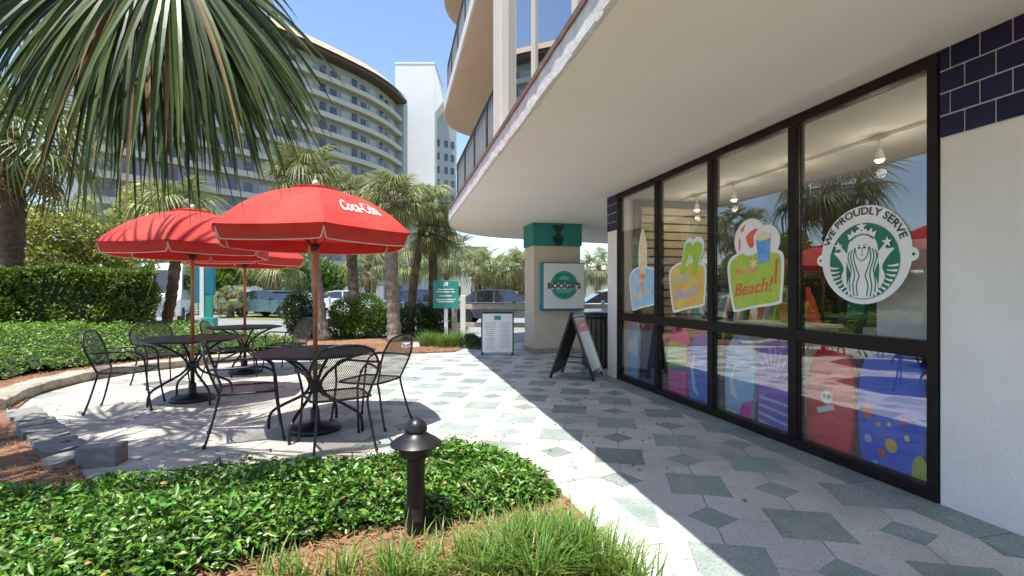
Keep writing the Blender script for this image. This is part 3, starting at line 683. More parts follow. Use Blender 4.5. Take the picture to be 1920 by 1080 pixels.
# clothes rail with garments
cr = thing('clothes_rail', 'black clothes rail standing behind the two far window panes', 'clothes rail', (4.6,5.5,.021))
for s in (-.7,.7): MB().tube([(0,s,0),(0,s,1.35)],.014,6).build('post', M['black'], cr)
MB().tube([(0,-.7,1.35),(0,.7,1.35)],.014,6).build('bar', M['black'], cr)
gm = MB().grid(lambda u,v: Vector((.012*math.sin(v*9+u*4), (u-.5)*(.20+.34*(1-v)**.6*(1 if v<.9 else .6)), -.72+v*.72)), 8, 10)
gme = gm.mesh('garment', True)
gcol = ['redprint','blue','lime','violet','coral','orange','teal','white','lblue','ink','yellow','dgreen']
for k in range(12):
    me = gme.copy(); me.materials.clear(); me.materials.append(M[gcol[k]])
    o = link('garment', me, None, None, (4.6,4.85+k*.115,1.36), (0,0,PI/2+random.uniform(-.25,.25))); md_ = o.modifiers.new('thickness','SOLIDIFY'); md_.thickness = .012
    tag(o, f'{"white lime blue red lilac coral orange teal pale black yellow green".split()[k]} shirt hanging on the clothes rail', 'shirt', 'shirts on the clothes rail')
# counter
ct = thing('counter', 'white shop counter with a yellow bin behind the third pane', 'counter', (4.3,4.75,.021))
MB().box((0,0,.45),(.5,.9,.9)).build('body', M['white'], ct, bev=.01); MB().box((0,0,.92),(.56,.96,.04)).build('top', M['white'], ct, bev=.008)
o = MB().lathe([(.11,0),(.15,.20),(.16,.22),(.14,.22),(.10,.02)],16).build('bin', M['orange'], loc=(4.25,4.6,.962), smooth=True); tag(o,'yellow bin standing on the white shop counter','bin')
o = MB().box((0,0,.35),(.02,.42,.70)).build('poster_board', M['white'], loc=(3.45,2.72,.96)); tag(o,'white notice board behind the glass right of the round decal','board')
o = MB().box((0,0,.0),(.32,1.0,.03)).build('display_ledge', M['blue'], loc=(3.52,2.95,.94)); tag(o,'blue display ledge behind the glass under the round decal','ledge')

# ------------------------------------------------------------------ window decals (flat printed film on the glass)
XD = 3.259
class Decal:
    def __init__(s, name, label, yc, zc, cat='decal'):
        s.t = thing(name, label, cat, (XD,yc,zc)); s.k = 0; s.wx = 1.
    def poly(s, name, pts, m, layer=None):
        s.k = s.k+1 if layer is None else layer
        b = MB(); b.add([(-.0009*s.k,-u*s.wx,v) for u,v in pts], [tuple(range(len(pts)))]); return b.build(name, m, s.t, tri=True)
    def faces(s, name, V, F, m, layer=None):
        s.k = s.k+1 if layer is None else layer
        b = MB(); b.add([(-.0009*s.k,-u*s.wx,v) for u,v in V], F); return b.build(name, m, s.t)
    def ribbon(s, name, pts, wd, m, layer=None):
        s.k = s.k+1 if layer is None else layer
        pts = [Vector((p[0],p[1],0)) for p in pts]; n = len(pts); vs = []; ws = wd if isinstance(wd,list) else [wd]*n
        for i,p in enumerate(pts):
            t_ = (pts[min(i+1,n-1)]-pts[max(i-1,0)]).normalized(); nr = Vector((-t_.y,t_.x,0))*ws[i]/2
            for q_ in (p+nr,p-nr): vs.append((-.0009*s.k,-q_.x*s.wx,q_.y))
        b = MB(); b.add(vs, [(2*i,2*i+1,2*i+3,2*i+2) for i in range(n-1)]); return b.build(name, m, s.t)
def circ(r, n=48, cx=0, cy=0, sx=1): return [(cx+r*sx*math.cos(2*PI*k/n), cy+r*math.sin(2*PI*k/n)) for k in range(n)]
c0 = W(1618,478,XD)
D = Decal('round_decal', 'large round white and green window decal with a crowned long-haired figure', c0.y, c0.z)
R0 = .352; RG = .272; gy = -.045
D.poly('backing', circ(R0,64,0,0,1.0), M['white_plastic'])
D.poly('tab', circ(.044,24,-.35,-.02), M['white_plastic']); D.poly('tab', circ(.044,24,.35,-.02), M['white_plastic'])
D.poly('dot', circ(.010,12,-.36,-.02), M['ink']); D.poly('dot', circ(.010,12,.36,-.02), M['ink'])
D.poly('green_disc', circ(RG,64,0,gy), M['sb_green'])
V,F = TXT['serve']; wmax = max(v[0] for v in V); rad = .312-.0
V,F = subdiv(V,F,1)
V2 = []
for u,v in V:
    a = -u/wmax*math.radians(73); r = rad+v*1.0-.002; V2.append((-math.sin(a)*r, math.cos(a)*r))
D.faces('lettering', V2, F, M['ink'])
wp = M['white_plastic']; gm_ = M['sb_green']
hair = smooth_path([(-.115,.06,0),(-.08,.125,0),(0,.145,0),(.08,.125,0),(.115,.06,0),(.12,-.05,0),(.095,-.13,0),(.12,-.22,0),(.10,-.29,0),(0,-.312,0),(-.10,-.29,0),(-.12,-.22,0),(-.095,-.13,0),(-.12,-.05,0)],5,True)
D.poly('hair', [p[:2] for p in hair], wp)
for s in (-1,1):
    for k,(x0,) in enumerate(((.055,),(.078,),(.10,))):
        pts = smooth_path([(s*x0,.055-.012*k,0),(s*(x0+.012),-.02,0),(s*(x0-.012),-.10,0),(s*(x0-.03+.012*k),-.15,0),(s*(x0-.01+.006*k),-.215,0),(s*(x0-.02+.004*k),-.295,0)],6)
        D.ribbon('hair_strand', [p[:2] for p in pts], .0095, gm_, 9)
    # tails with scale stripes
    tl = smooth_path([(s*.125,-.24,0),(s*.17,-.16,0),(s*.15,-.09,0),(s*.19,-.02,0),(s*.235,.03,0),(s*.175,.035,0),(s*.195,.10,0),(s*.14,.035,0),(s*.115,-.0,0),(s*.13,-.10,0)],4,True)
    D.poly('tail', [p[:2] for p in tl], wp, 7 if s < 0 else 8)
    for k in range(8):
        a = math.radians(-8-k*8.2); ro = RG-.004; p0 = (s*ro*math.cos(a), gy+ro*math.sin(a)); ri = ro-.075+.004*k; p1 = (s*ri*math.cos(a-.05), gy+ri*math.sin(a-.05)-.005)
        D.ribbon('tail_stripe', [p0,((p0[0]+p1[0])/2,(p0[1]+p1[1])/2-.004),p1], [.018,.013,.006], wp, 10)
D.poly('face', [p[:2] for p in smooth_path([(-.05,.05,0),(-.04,.10,0),(0,.118,0),(.04,.10,0),(.05,.05,0),(.042,-.0,0),(0,-.04,0),(-.042,-.0,0)],5,True)], wp, 11)
D.ribbon('jaw_line', [p[:2] for p in smooth_path([(-.05,.05,0),(-.044,-.0,0),(-.02,-.032,0),(0,-.042,0),(.02,-.032,0),(.044,-.0,0),(.05,.05,0)],5)], .006, gm_, 12)
for s in (-1,1):
    D.poly('eye', circ(.0085,10,s*.021,.052,1.3), M['ink'], 13); D.ribbon('brow', [(s*.01,.066),(s*.024,.073),(s*.036,.068)], .005, gm_, 13)
D.ribbon('nose', [(.003,.052),(.005,.022),(-.003,.018)], .0045, gm_, 13); D.ribbon('mouth', [(-.012,.002),(0,-.002),(.012,.002)], .006, gm_, 13)
D.ribbon('crown_band', [p[:2] for p in smooth_path([(-.09,.108,0),(-.05,.138,0),(0,.149,0),(.05,.138,0),(.09,.108,0)],6)], .012, gm_, 14)
crown = [(-.10,.115),(-.115,.165),(-.085,.15),(-.08,.185),(-.05,.162),(-.035,.185),(0,.17),(.035,.185),(.05,.162),(.08,.185),(.085,.15),(.115,.165),(.10,.115),(.05,.143),(0,.153),(-.05,.143)]
D.poly('crown', crown, wp, 15)
star = [((.045 if k%2==0 else .018)*math.sin(k*PI/5), .205-.0+(.045 if k%2==0 else .018)*math.cos(k*PI/5)-.005) for k in range(10)]
D.poly('star', star, wp, 16)
for s in (-1,1):
    st = [(s*.19+(.04 if k%2==0 else .017)*math.sin(k*PI/5), .075+(.04 if k%2==0 else .017)*math.cos(k*PI/5)) for k in range(10)]
    D.poly('side_star', st, wp, 16)

def scale2(pts, k, cx=None, cy=None):
    cx = sum(p[0] for p in pts)/len(pts); cy = sum(p[1] for p in pts)/len(pts)
    return [(cx+(p[0]-cx)*k, cy+(p[1]-cy)*k) for p in pts]
def sp2(pts, n=4): return [tuple(p[:2]) for p in smooth_path([(a,b_,0) for a,b_ in pts], n, True)]
def beach(px, py, label, topfn, cbody, ctext, ctext2, sc=1.):
    c = W(px,py,XD); D = Decal('beach_decal', label, c.y, c.z); D.wx = 1.12
    body = [(-.25*sc,.10*sc),(-.16*sc,.165*sc),(-.02*sc,.185*sc),(.16*sc,.165*sc),(.235*sc,.14*sc),(.25*sc,.05*sc),(.235*sc,-.15*sc),(.21*sc,-.20*sc),(.0*sc,-.235*sc),(-.17*sc,-.27*sc),(-.205*sc,-.24*sc),(-.245*sc,-.05*sc)]
    body = sp2(body, 4)
    topfn(D, sc, 0)
    D.poly('backing', scale2(body,1.10), wp, 2); D.poly('card', scale2(body,1.0), cbody, 3)
    topfn(D, sc, 1)
    V,F = TXT['beach']; D.faces('lettering', [(x*.74*sc-.02*sc, y_*.74*sc-.10*sc+x*.10*sc) for x,y_ in V], F, ctext, 6)
    V,F = TXT['atthe']; D.faces('lettering', [(x*.8*sc-.09*sc, y_*.8*sc+.04*sc+x*.10*sc) for x,y_ in V], F, ctext2, 6)
    return D
def top_ball(D, s, ph):
    ball = circ(.135*s,40,-.04*s,.29*s); cup = [(.02*s,.27*s),(.16*s,.30*s),(.145*s,.10*s),(.055*s,.085*s)]
    if ph == 0:
        D.poly('backing', circ(.165*s,40,-.04*s,.28*s), wp, 1); D.poly('backing', circ(.125*s,32,.115*s,.25*s), wp, 1.4)
    else:
        D.poly('ball', ball, wp, 4)
        D.poly('ball_panel', sp2([(-.08*s,.30*s),(-.02*s,.35*s),(.04*s,.355*s),(.0*s,.30*s),(.0*s,.23*s),(-.04*s,.22*s)]), M['redprint'], 5)
        D.poly('ball_panel', sp2([(-.155*s,.27*s),(-.14*s,.31*s),(-.135*s,.24*s),(-.15*s,.20*s)]), M['redprint'], 5)
        D.poly('ball_panel', sp2([(-.13*s,.37*s),(-.085*s,.41*s),(-.10*s,.37*s),(-.12*s,.345*s)]), M['redprint'], 5)
        D.poly('cup', cup, M['blue'], 7); D.poly('cup_rim', circ(.03*s,24,.09*s,.29*s,2.5), M['peach'], 8)
        D.poly('splash', [( (.06 if k%2==0 else .02)*s*math.sin(k*PI/6), .09*s+(.06 if k%2==0 else .02)*s*math.cos(k*PI/6)) for k in range(12)], M['peach'], 8)
        D.poly('mark', [(.20*s,.11*s),(.222*s,.115*s),(.21*s,-.07*s),(.19*s,-.07*s)], M['redprint'], 6.5)
def top_flip(D, s, ph):
    def sole(cx, cy, a, k):
        pts = [(0,-.16),(.05,-.10),(.045,-.02),(.065,.07),(.05,.13),(0,.15),(-.05,.13),(-.06,.06),(-.04,-.03),(-.045,-.1)]
        ca,sa = math.cos(a),math.sin(a); return sp2([(cx+(x*ca-y_*sa)*k*s, cy+(x*sa+y_*ca)*k*s) for x,y_ in pts])
    A1 = (-.01*s,.23*s,-.45); A2 = (.13*s,.22*s,-.25)
    if ph == 0: D.poly('backing', sole(*A1,1.35), wp, 1); D.poly('backing', sole(*A2,1.35), wp, 1.4)
    else:
        D.poly('sandal', sole(*A1,1.05), M['lime2'], 4); D.poly('sandal', sole(*A2,1.05), M['lime2'], 5)
        D.ribbon('strap', [(.0*s,.16*s),(.05*s,.26*s),(.09*s,.20*s)], .022*s, M['white_plastic'], 7)
def top_surf(D, s, ph):
    fl = [(0,.60),(.045,.48),(.06,.32),(.055,.12),(.03,.0),(.01,-.08),(-.01,-.08),(-.03,.0),(-.055,.12),(-.06,.32),(-.045,.48)]
    if ph == 0: D.poly('backing', scale2(sp2([(x*1.35*s,y_*s) for x,y_ in fl]),1.06), wp, 1)
    else:
        D.poly('surfboard', sp2([(x*s,y_*s) for x,y_ in fl]), M['peach'], 4)
        D.poly('surfboard_tip', sp2([(.05*s,.10*s),(.028*s,.0),(.01*s,-.10*s),(-.01*s,-.10*s),(-.028*s,.0),(-.05*s,.10*s),(0,.13*s)]), M['coral'], 5)
beach(1414,516,'lime window decal with a red and white beach ball and blue bucket',top_ball,M['lime'],M['redprint'],M['coral'],1.2)
beach(1288,530,'orange window decal topped by a pair of lime flip-flops',top_flip,M['orange'],M['violet'],M['lblue'],1.2)
beach(1205,534,'blue window decal topped by a peach surfboard at the far end of the glass',top_surf,M['lblue'],M['peach'],M['peach'],1.22)

# ================================================================== SIGNS AND FREE-STANDING THINGS
# lightbox sign on the column
sx0, sx1 = 2.99, 3.93; yf = 10.02
sg = thing('box_sign', 'white lightbox sign with a teal edge and round green emblem on the column', 'sign', (3.46,10.03,1.42))
MB().box((0,0,0),(.96,.17,1.02)).build('box', M['teal_blue'], sg, bev=.02)
MB().box((.012,-.088,.012),(.90,.012,.95)).build('face', M['white_plastic'], sg, bev=.01)
def sdisc(pts, m, name, k): 
    b = MB(); b.add([(u+.012,-.0945-.001*k,v) for u,v in pts], [tuple(range(len(pts)))]); return b.build(name, m, sg, tri=True)
sdisc(circ(.30,48,0,.03), M['teal_sign'], 'emblem', 1)
sdisc(circ(.285,48,0,.03), mat('pale_emblem_green',(.10,.42,.34),rough=.5), 'emblem_ring', 2)
sdisc(circ(.265,48,0,.03), M['teal_sign'], 'emblem', 3)
sdisc([(-.42,-.055),(.42,-.055),(.42,.075),(-.42,.075)], wp, 'word_band', 4)
V,F = TXT['boogie']; mx = max(v[0] for v in V)
b = MB(); b.add([(x/mx*.37+.012,-.0945-.006,y_*1.65+.012) for x,y_ in V], F); b.build('lettering', M['ink'], sg)
sdisc([(-.2,-.075),(.2,-.075),(.12,-.135),(-.12,-.135)], mat('pale_banner_green',(.16,.48,.40),rough=.5), 'banner', 5)
sdisc([(-.13,.16),(-.04,.23),(.04,.23),(.13,.16),(.06,.14),(-.06,.14)], mat('pale_wave_green',(.2,.52,.45),rough=.5), 'wave', 5)

def a_board(name, label, loc, rz, w_, h_, ang, frame_m, face_m, both=True):
    t = thing(name, label, 'sign', loc, rz)
    for s in (-1,1):
        Mx = Matrix.Translation((0,0,h_)) @ Matrix.Rotation(s*ang,4,'X'); L = h_/math.cos(ang)
        def bx(c,d,b): 
            h3 = [x/2 for x in d]; vs = [Mx @ Vector((c[0]+a*h3[0],c[1]+e*h3[1],c[2]+f_*h3[2])) for f_ in (-1,1) for a,e in ((-1,-1),(1,-1),(1,1),(-1,1))]
            b.add(vs, [(3,2,1,0),(4,5,6,7),(0,1,5,4),(1,2,6,5),(2,3,7,6),(3,0,4,7)])
        b = MB()
        bx((-w_/2+.025,0,-L/2),(.05,.032,L),b); bx((w_/2-.025,0,-L/2),(.05,.032,L),b); bx((0,0,-.03),(w_-.1,.032,.06),b); bx((0,0,-L+.10),(w_-.1,.03,.05),b)
        b.build('frame', frame_m, t)
        b = MB(); bx((0,0,-L*.5+.03),(w_-.104,.014,L-.20),b); b.build('panel', face_m if (both or s>0) else frame_m, t)
    b = MB(); b.box((0,0,h_+.004),(w_*.9,.06,.03)); b.build('hinge', M['black'], t)
    return t, Mx
loc = G(1082,706)
tb, Mx = a_board('a_frame_sign', 'black A-frame sidewalk sign with a white sheet and red logo by the shop corner', (loc.x,loc.y,0), math.radians(-127), .62, .98, .33, M['black'], M['black'])
def on_face(t, Mx, u0, u1, v0, v1, m, name, k=1):
    b = MB(); b.add([Mx @ Vector((u,.012+.003*k,v)) for u,v in ((u1,v0),(u0,v0),(u0,v1),(u1,v1))], [(0,1,2,3)]); return b.build(name, m, t)
for s_ in (1,-1):
    Mf = Matrix.Translation((0,0,.98)) @ Matrix.Rotation(s_*.33,4,'X')
    if s_ == 1: on_face(tb, Mf, -.25,.25,-.90,-.09, M['white_plastic'],'poster',1); on_face(tb, Mf, -.24,.24,-.30,-.10, M['redprint'],'logo_patch',2); on_face(tb,Mf,-.10,.10,-.215,-.185,M['white_plastic'],'logo_mark',3)
for s_ in (-1,1): MB().tube([(s_*.29,-.24,.26),(s_*.29,.24,.26)],.010,6).build('brace', M['black'], tb)
loc = G(935,666)
tm_, Mx = a_board('menu_board', 'white menu A-board with dark green frame standing on the walkway', (loc.x,loc.y+.12,0), math.radians(-12), .68, .88, .13, M['dgreen'], M['white_plastic'])
Mf = Matrix.Translation((0,0,.88)) @ Matrix.Rotation(-.13,4,'X')
def on_front(t, Mf, u0,u1,v0,v1,m,name,k=1):
    b = MB(); b.add([Mf @ Vector((u,-.018-.002*k,v)) for u,v in ((u0,v0),(u1,v0),(u1,v1),(u0,v1))], [(0,1,2,3)]); return b.build(name, m, t)
on_front(tm_, Mf, -.31,.31,-.83,-.03, M['white_plastic'],'menu_sheet',0)
on_front(tm_, Mf, -.07,.07,-.16,-.07, M['teal_sign'],'emblem',1)
for r in range(13):
    for c_ in (-1,1):
        w_ = random.uniform(.15,.24); on_front(tm_, Mf, c_*.15-w_/2, c_*.15+w_/2, -.22-r*.043-.012, -.22-r*.043, M['grey_print'],'menu_line',1)

# teal sign on a white post
loc = G(836,637)
t = thing('post_sign', 'square sea-green notice sign on a white post in the grass', 'sign', (loc.x,loc.y,0), -YAW)
MB().box((0,.03,.5),(.10,.06,1.0)).build('post', M['white'], t, bev=.006)
MB().box((0,0,1.24),(.70,.03,.76)).build('panel', M['teal_sign'], t, bev=.008)
b = MB(); b.box((0,-.018,1.52),(.12,.004,.10)); b.build('emblem', M['white_plastic'], t)
for z_,w_ in ((1.38,.44),(1.31,.5),(1.20,.36),(1.10,.54),(1.04,.46)): MB().box((0,-.018,z_),(w_,.004,.028)).build('print_line', M['white_plastic'], t)
# tall teal totem sign by the road
loc = P(381,17.5)
t = thing('totem_sign', 'tall teal totem sign with a pale centre stripe beside the road', 'sign', (loc.x,loc.y,-.03), -YAW)
MB().box((-.22,0,1.6),(.34,.12,1.3)).build('panel', M['teal_blue'], t, bev=.02); MB().box((.24,0,1.75),(.34,.12,1.0)).build('panel', M['teal_blue'], t, bev=.02)
MB().box((.0,-.01,1.20),(.14,.16,2.25)).build('stripe', M['white'], t); MB().box((.16,.0,.85),(.34,.10,.80)).build('lower_panel', M['teal_sign'], t)
MB().box((.22,0,.22),(.44,.3,.44)).build('base', M['teal_sign'], t, bev=.02)

# bollard lamp
loc = G(780,1005)
t = thing('bollard_light', 'black mushroom-capped bollard light in the groundcover', 'lamp', (loc.x,loc.y,0))
MB().lathe([(.047,0),(.047,.40),(.05,.405),(.05,.425)],24).build('post', M['black'], t, smooth=True, ang=.6)
MB().lathe([(.06,.42),(.086,.435),(.092,.47),(.092,.485),(.07,.485)],28).build('collar', M['black'], t, smooth=True, ang=.6)
MB().lathe([(.07,.486),(.134,.49),(.137,.497),(.115,.515),(.085,.532),(.062,.548),(.056,.556),(.058,.566)],32).build('shade', M['black'], t, smooth=True, ang=.7)
MB().lathe([(.060,.567),(.060,.575),(.054,.597),(.038,.618),(.018,.629),(.008,.632),(.007,.637),(.001,.638)],28).build('cap', M['black'], t, smooth=True, ang=.8)
MB().box((.0,-.047,.13),(.05,.004,.07)).build('access_plate', M['dark_metal'], t)

# bin by the corner
loc = G(1122,690)
t = thing('litter_bin', 'dark slatted litter bin beside the end wall behind the A-frame sign', 'bin', (loc.x+.02,loc.y+.1,0))
MB().lathe([(.22,.02),(.24,.06),(.24,.84),(.2,.86)],20).build('drum', M['black'], t, smooth=True, ang=.6)
sm_ = MB().box((0,-.252,.45),(.055,.02,.80)).mesh('slat'); sm_.materials.append(M['shelf'])
for k in range(20): link('slat', sm_, None, t, (0,0,0), (0,0,k*2*PI/20))
MB().lathe([(.27,.86),(.275,.90),(.24,.94),(.12,.96),(.10,.955)],20).build('lid', M['black'], t, smooth=True)

# ------------------------------------------------------------------ patio tables
def uv_xy(me, fn):
    uv = me.uv_layers.new(name='uv')
    for l in me.loops: uv.data[l.index].uv = fn(me.vertices[l.vertex_index].co)
TOPR = .53; TZ = .745
_oct = []
for k in range(8):
    a = (k+.5)*PI/4
    for d in (-.10,0,.10): _oct.append((TOPR*(1 if d else 1.02)*math.cos(a+d), TOPR*(1 if d else 1.02)*math.sin(a+d)))
tb_ = MB(); tb_.prism(_oct, TZ-.004, TZ); top_me = tb_.mesh('tabletop'); uv_xy(top_me, lambda c: (c.x,c.y)); top_me.materials.append(M['mesh_table'])
rim_me = MB().tube([(x,y_,TZ-.008) for x,y_ in _oct]+[(_oct[0][0],_oct[0][1],TZ-.008)], .013, 7, False).mesh('rim', True); rim_me.materials.append(M['black'])
leg_path = smooth_path([(.43,0,TZ-.02),(.25,0,.64),(.10,0,.52),(.055,0,.42),(.12,0,.33),(.30,0,.24),(.42,0,.17),(.455,0,.10),(.46,0,.0)], 4)
tleg = MB().tube(leg_path, .0145, 8).mesh('leg', True); tleg.materials.append(M['black'])
hub = MB().lathe([(.03,.36),(.05,.38),(.05,.45),(.03,.47)],12).mesh('hub', True); hub.materials.append(M['black'])
def table(loc, rz, label):
    t = thing('patio_table', label, 'table', loc, rz, 'patio tables')
    link('tabletop', top_me, None, t); link('rim', rim_me, None, t)
    for k in range(4): link('leg', tleg, None, t, rot=(0,0,k*PI/2+PI/4))
    link('hub', hub, None, t); return t
# ------------------------------------------------------------------ umbrellas
UR = .915; UA, UV_ = 2.28, 1.85; NP = 6
def can(ph, r):
    """canopy surface: ph in panel units (0..6), r 0..1 ; domed ribs with slightly sagging panels"""
    k = math.floor(ph); f_ = ph-k; a0 = k*2*PI/NP; a1 = (k+1)*2*PI/NP
    hz = UV_+(UA-UV_)*(1-.20*r-.80*r**2.5)
    x0,y0,x1,y1 = math.cos(a0),math.sin(a0),math.cos(a1),math.sin(a1)
    x = (x0*(1-f_)+x1*f_)*r*UR; y_ = (y0*(1-f_)+y1*f_)*r*UR
    sag = 4*f_*(1-f_); k2 = 1+.05*sag*r; return Vector((x*k2, y_*k2, hz-.015*sag*r+.05*sag*r*(1-r)))
pan = MB().grid(lambda u,v: can(min(u,.99999), .06+.94*v), 10, 12).mesh('canopy_panel', True)
pan.materials.append(M['red'])
def val(u,v):
    p = can(min(u,.99999), .985); e = min(u,1-u); d = .135*(.30+.70*min(1,(e/.03)**.7))
    out = Vector((p.x,p.y,0)).normalized()*(.045*v)*min(1,e/.08+.2); return p-out-Vector((0,0,d*v))
us = [0,.006,.014,.022,.03,.05]+[.05+.9*k/9 for k in range(1,9)]+[.95,.97,.978,.986,.994,1]
vb = MB(); vs = [val(u,v) for v in (0,.5,1) for u in us]; nu = len(us); vb.add(vs, [(j*nu+i,j*nu+i+1,(j+1)*nu+i+1,(j+1)*nu+i) for j in range(2) for i in range(nu-1)])
val_me = vb.mesh('valance', True); val_me.materials.append(M['red'])
pip_me = MB().tube([val(u,1)+Vector((0,0,.002)) for u in us], .0055, 5).mesh('piping', True); pip_me.materials.append(M['piping'])
rib_me = MB().tube([can(0,.06+.94*k/8)-Vector((0,0,.012)) for k in range(9)], .007, 5).mesh('rib', True); rib_me.materials.append(M['dark_metal'])
strut_me = MB().tube([(.02,0,1.72),tuple(can(0,.5)-Vector((0,0,.015)))], .005, 5).mesh('strut', True); strut_me.materials.append(M['dark_metal'])
vent_me = MB().grid(lambda u,v: (lambda p: Vector((p.x,p.y,p.z+.022+.008*(1-v))))(can(min(u*6,5.99999), .001+.24*v)), 36, 4).mesh('vent_cap', True); vent_me.materials.append(M['red'])
pole_me = MB().lathe([(.021,.36),(.021,2.28)],12).mesh('pole', True); pole_me.materials.append(M['wood'])
low_me = MB().lathe([(.024,.05),(.024,.36),(.027,.365),(.027,.38)],12).mesh('socket', True); low_me.materials.append(M['black'])
base_me = MB().lathe([(.23,0),(.24,.02),(.22,.05),(.06,.075),(.045,.09),(.04,.2),(.03,.21)],24).mesh('base', True); base_me.materials.append(M['black'])
fin_me = MB().lathe([(.012,2.29),(.026,2.315),(.028,2.335),(.018,2.355),(.001,2.362)],14).mesh('finial', True); fin_me.materials.append(M['white'])
hubu = MB().lathe([(.022,1.69),(.04,1.70),(.04,1.75),(.022,1.76)],12).mesh('runner', True); hubu.materials.append(M['dark_metal'])
def umbrella(loc, rz, label, word=None):
    t = thing('patio_umbrella', label, 'umbrella', loc, rz, 'red patio umbrellas')
    for k in range(NP):
        r = (0,0,k*2*PI/NP); p = link('canopy_panel', pan, None, t, rot=r); link('valance', val_me, None, p); link('piping', pip_me, None, p)
        rb = link('rib', rib_me, None, t, rot=r); link('strut', strut_me, None, rb)
    for n_,me in (('vent_cap',vent_me),('pole',pole_me),('socket',low_me),('base',base_me),('finial',fin_me),('runner',hubu)): link(n_, me, None, t)
    if word is not None:
        V,F = subdiv(*TXT['coca'], 1); mx = max(v[0] for v in V); b = MB()
        def sw(x,y_): # position on panel: x along the edge, y up the slope
            u = .50+x/mx*.28; r = .765-y_*1.2; e = 1e-3; p = can(word+u,r); n_ = (can(word+u+e,r)-p).cross(can(word+u,r+e)-p).normalized()
            if n_.z < 0: n_ = -n_
            return p+n_*.006
        b.add([sw(x,y_) for x,y_ in V], F); b.build('lettering', M['white_plastic'], t)
    return t
def face_to(loc): return math.atan2(-loc.y, -loc.x)
T1, T2, T3 = G(591,806), G(361,750), G(459,699)
UMB = []
for L_,rr,lt,lu,word in ((T1,4,'octagonal dark mesh patio table nearest the camera, under the largest red umbrella','largest red umbrella with white script lettering, nearest the camera',0),
                         (T2,-14,'octagonal dark mesh patio table on the left, under the leftmost umbrella','leftmost red umbrella, in front of the hedge',None),
                         (T3,10,'small-looking dark mesh patio table farthest back on the patio','farthest red umbrella, mostly hidden behind the other two',None)):
    table((L_.x,L_.y,0), rr*.03+.35, lt)
    UMB.append(umbrella((L_.x,L_.y,0), face_to(L_)+math.radians(rr), lu, word))

# ------------------------------------------------------------------ chairs
def mir(p, s): return Vector((p[0]*s,p[1],p[2]))
hoop_h = [(.205,-.20,.43),(.225,-.235,.52),(.262,-.275,.64),(.258,-.305,.74),(.19,-.33,.84),(.08,-.342,.875)]
hoop = smooth_path(hoop_h+[mir(p,-1) for p in reversed(hoop_h)], 5)
hoop_me = MB().tube(hoop, .0105, 7).mesh('back_frame', True); hoop_me.materials.append(M['black'])
half = smooth_path(hoop_h, 8)
def backf(u,v):
    zt = .435+v*.435; prev = half[0]
    for p in half:
        if p.z >= zt: break
        prev = p
    return Vector(((u*2-1)*p.x*.985, p.y-.035*math.sin(u*PI)*(.3+v*.3), p.z))
bk_ = MB().grid(backf, 10, 12); back_me = bk_.mesh('back_mesh', True); uv_xy(back_me, lambda c: (c.x,c.z)); back_me.materials.append(M['mesh_seat'])
seat_pts = sp2([(-.20,-.20),(.20,-.20),(.235,-.05),(.24,.16),(.19,.235),(0,.25),(-.19,.235),(-.24,.16),(-.235,-.05)], 4)
sb_ = MB(); sb_.add([(0,0,.42)]+[(x,y_,.432) for x,y_ in seat_pts], [(0,i+1,(i+1)%len(seat_pts)+1) for i in range(len(seat_pts))]); seat_me = sb_.mesh('seat', True); uv_xy(seat_me, lambda c: (c.x,c.y)); seat_me.materials.append(M['mesh_seat'])
sr_me = MB().tube([(x,y_,.43) for x,y_ in seat_pts]+[(seat_pts[0][0],seat_pts[0][1],.43)], .010, 7, False).mesh('seat_frame', True); sr_me.materials.append(M['black'])
def arm_leg(s): return MB().tube(smooth_path([mir(p,s) for p in ((.262,-.28,.655),(.29,-.18,.655),(.30,0,.66),(.295,.13,.655),(.27,.215,.60),(.245,.235,.50),(.235,.24,.42),(.245,.265,.2),(.26,.295,0))],5), .0105, 7).mesh('arm', True)
def rear_leg(s): return MB().tube(smooth_path([mir(p,s) for p in ((.205,-.20,.43),(.20,-.215,.36),(.225,-.265,.15),(.245,-.31,0))],4), .0105, 7).mesh('leg', True)
ch_parts = [('back_frame',hoop_me),('back_mesh',back_me),('seat',seat_me),('seat_frame',sr_me)]
for s in (-1,1):
    for n_,me in (('arm',arm_leg(s)),('leg',rear_leg(s))): me.materials.append(M['black']); ch_parts.append((n_,me))
foot = MB().lathe([(.013,0),(.014,.012),(.011,.03)],8).mesh('foot', True); foot.materials.append(M['tyre'])
def chair(px, py, rz_view, label):
    """rz_view: direction faced, degrees clockwise from straight away from the camera"""
    p = G(px,py); t = thing('patio_chair', label, 'chair', (p.x,p.y,0), -YAW-math.radians(rz_view), 'black mesh patio chairs')
    for n_,me in ch_parts: link(n_, me, None, t)
    for x,y_ in ((.26,.295),(-.26,.295),(.245,-.31),(-.245,-.31)): link('foot', foot, None, t, (x,y_,0))
chair(697,792,-72,'black mesh armchair at the right of the nearest table, back turned to the walkway')
chair(632,836,-32,'black mesh armchair in front of the nearest table, closest to the groundcover')
chair(462,818,62,'black mesh armchair between the near table and the left table')
chair(238,765,68,'black mesh armchair at the far left of the patio')
chair(300,722,125,'black mesh armchair behind the left table, against the kerb')
chair(430,708,40,'black mesh armchair in front of the farthest table')
chair(540,694,-80,'black mesh armchair at the right of the farthest table')

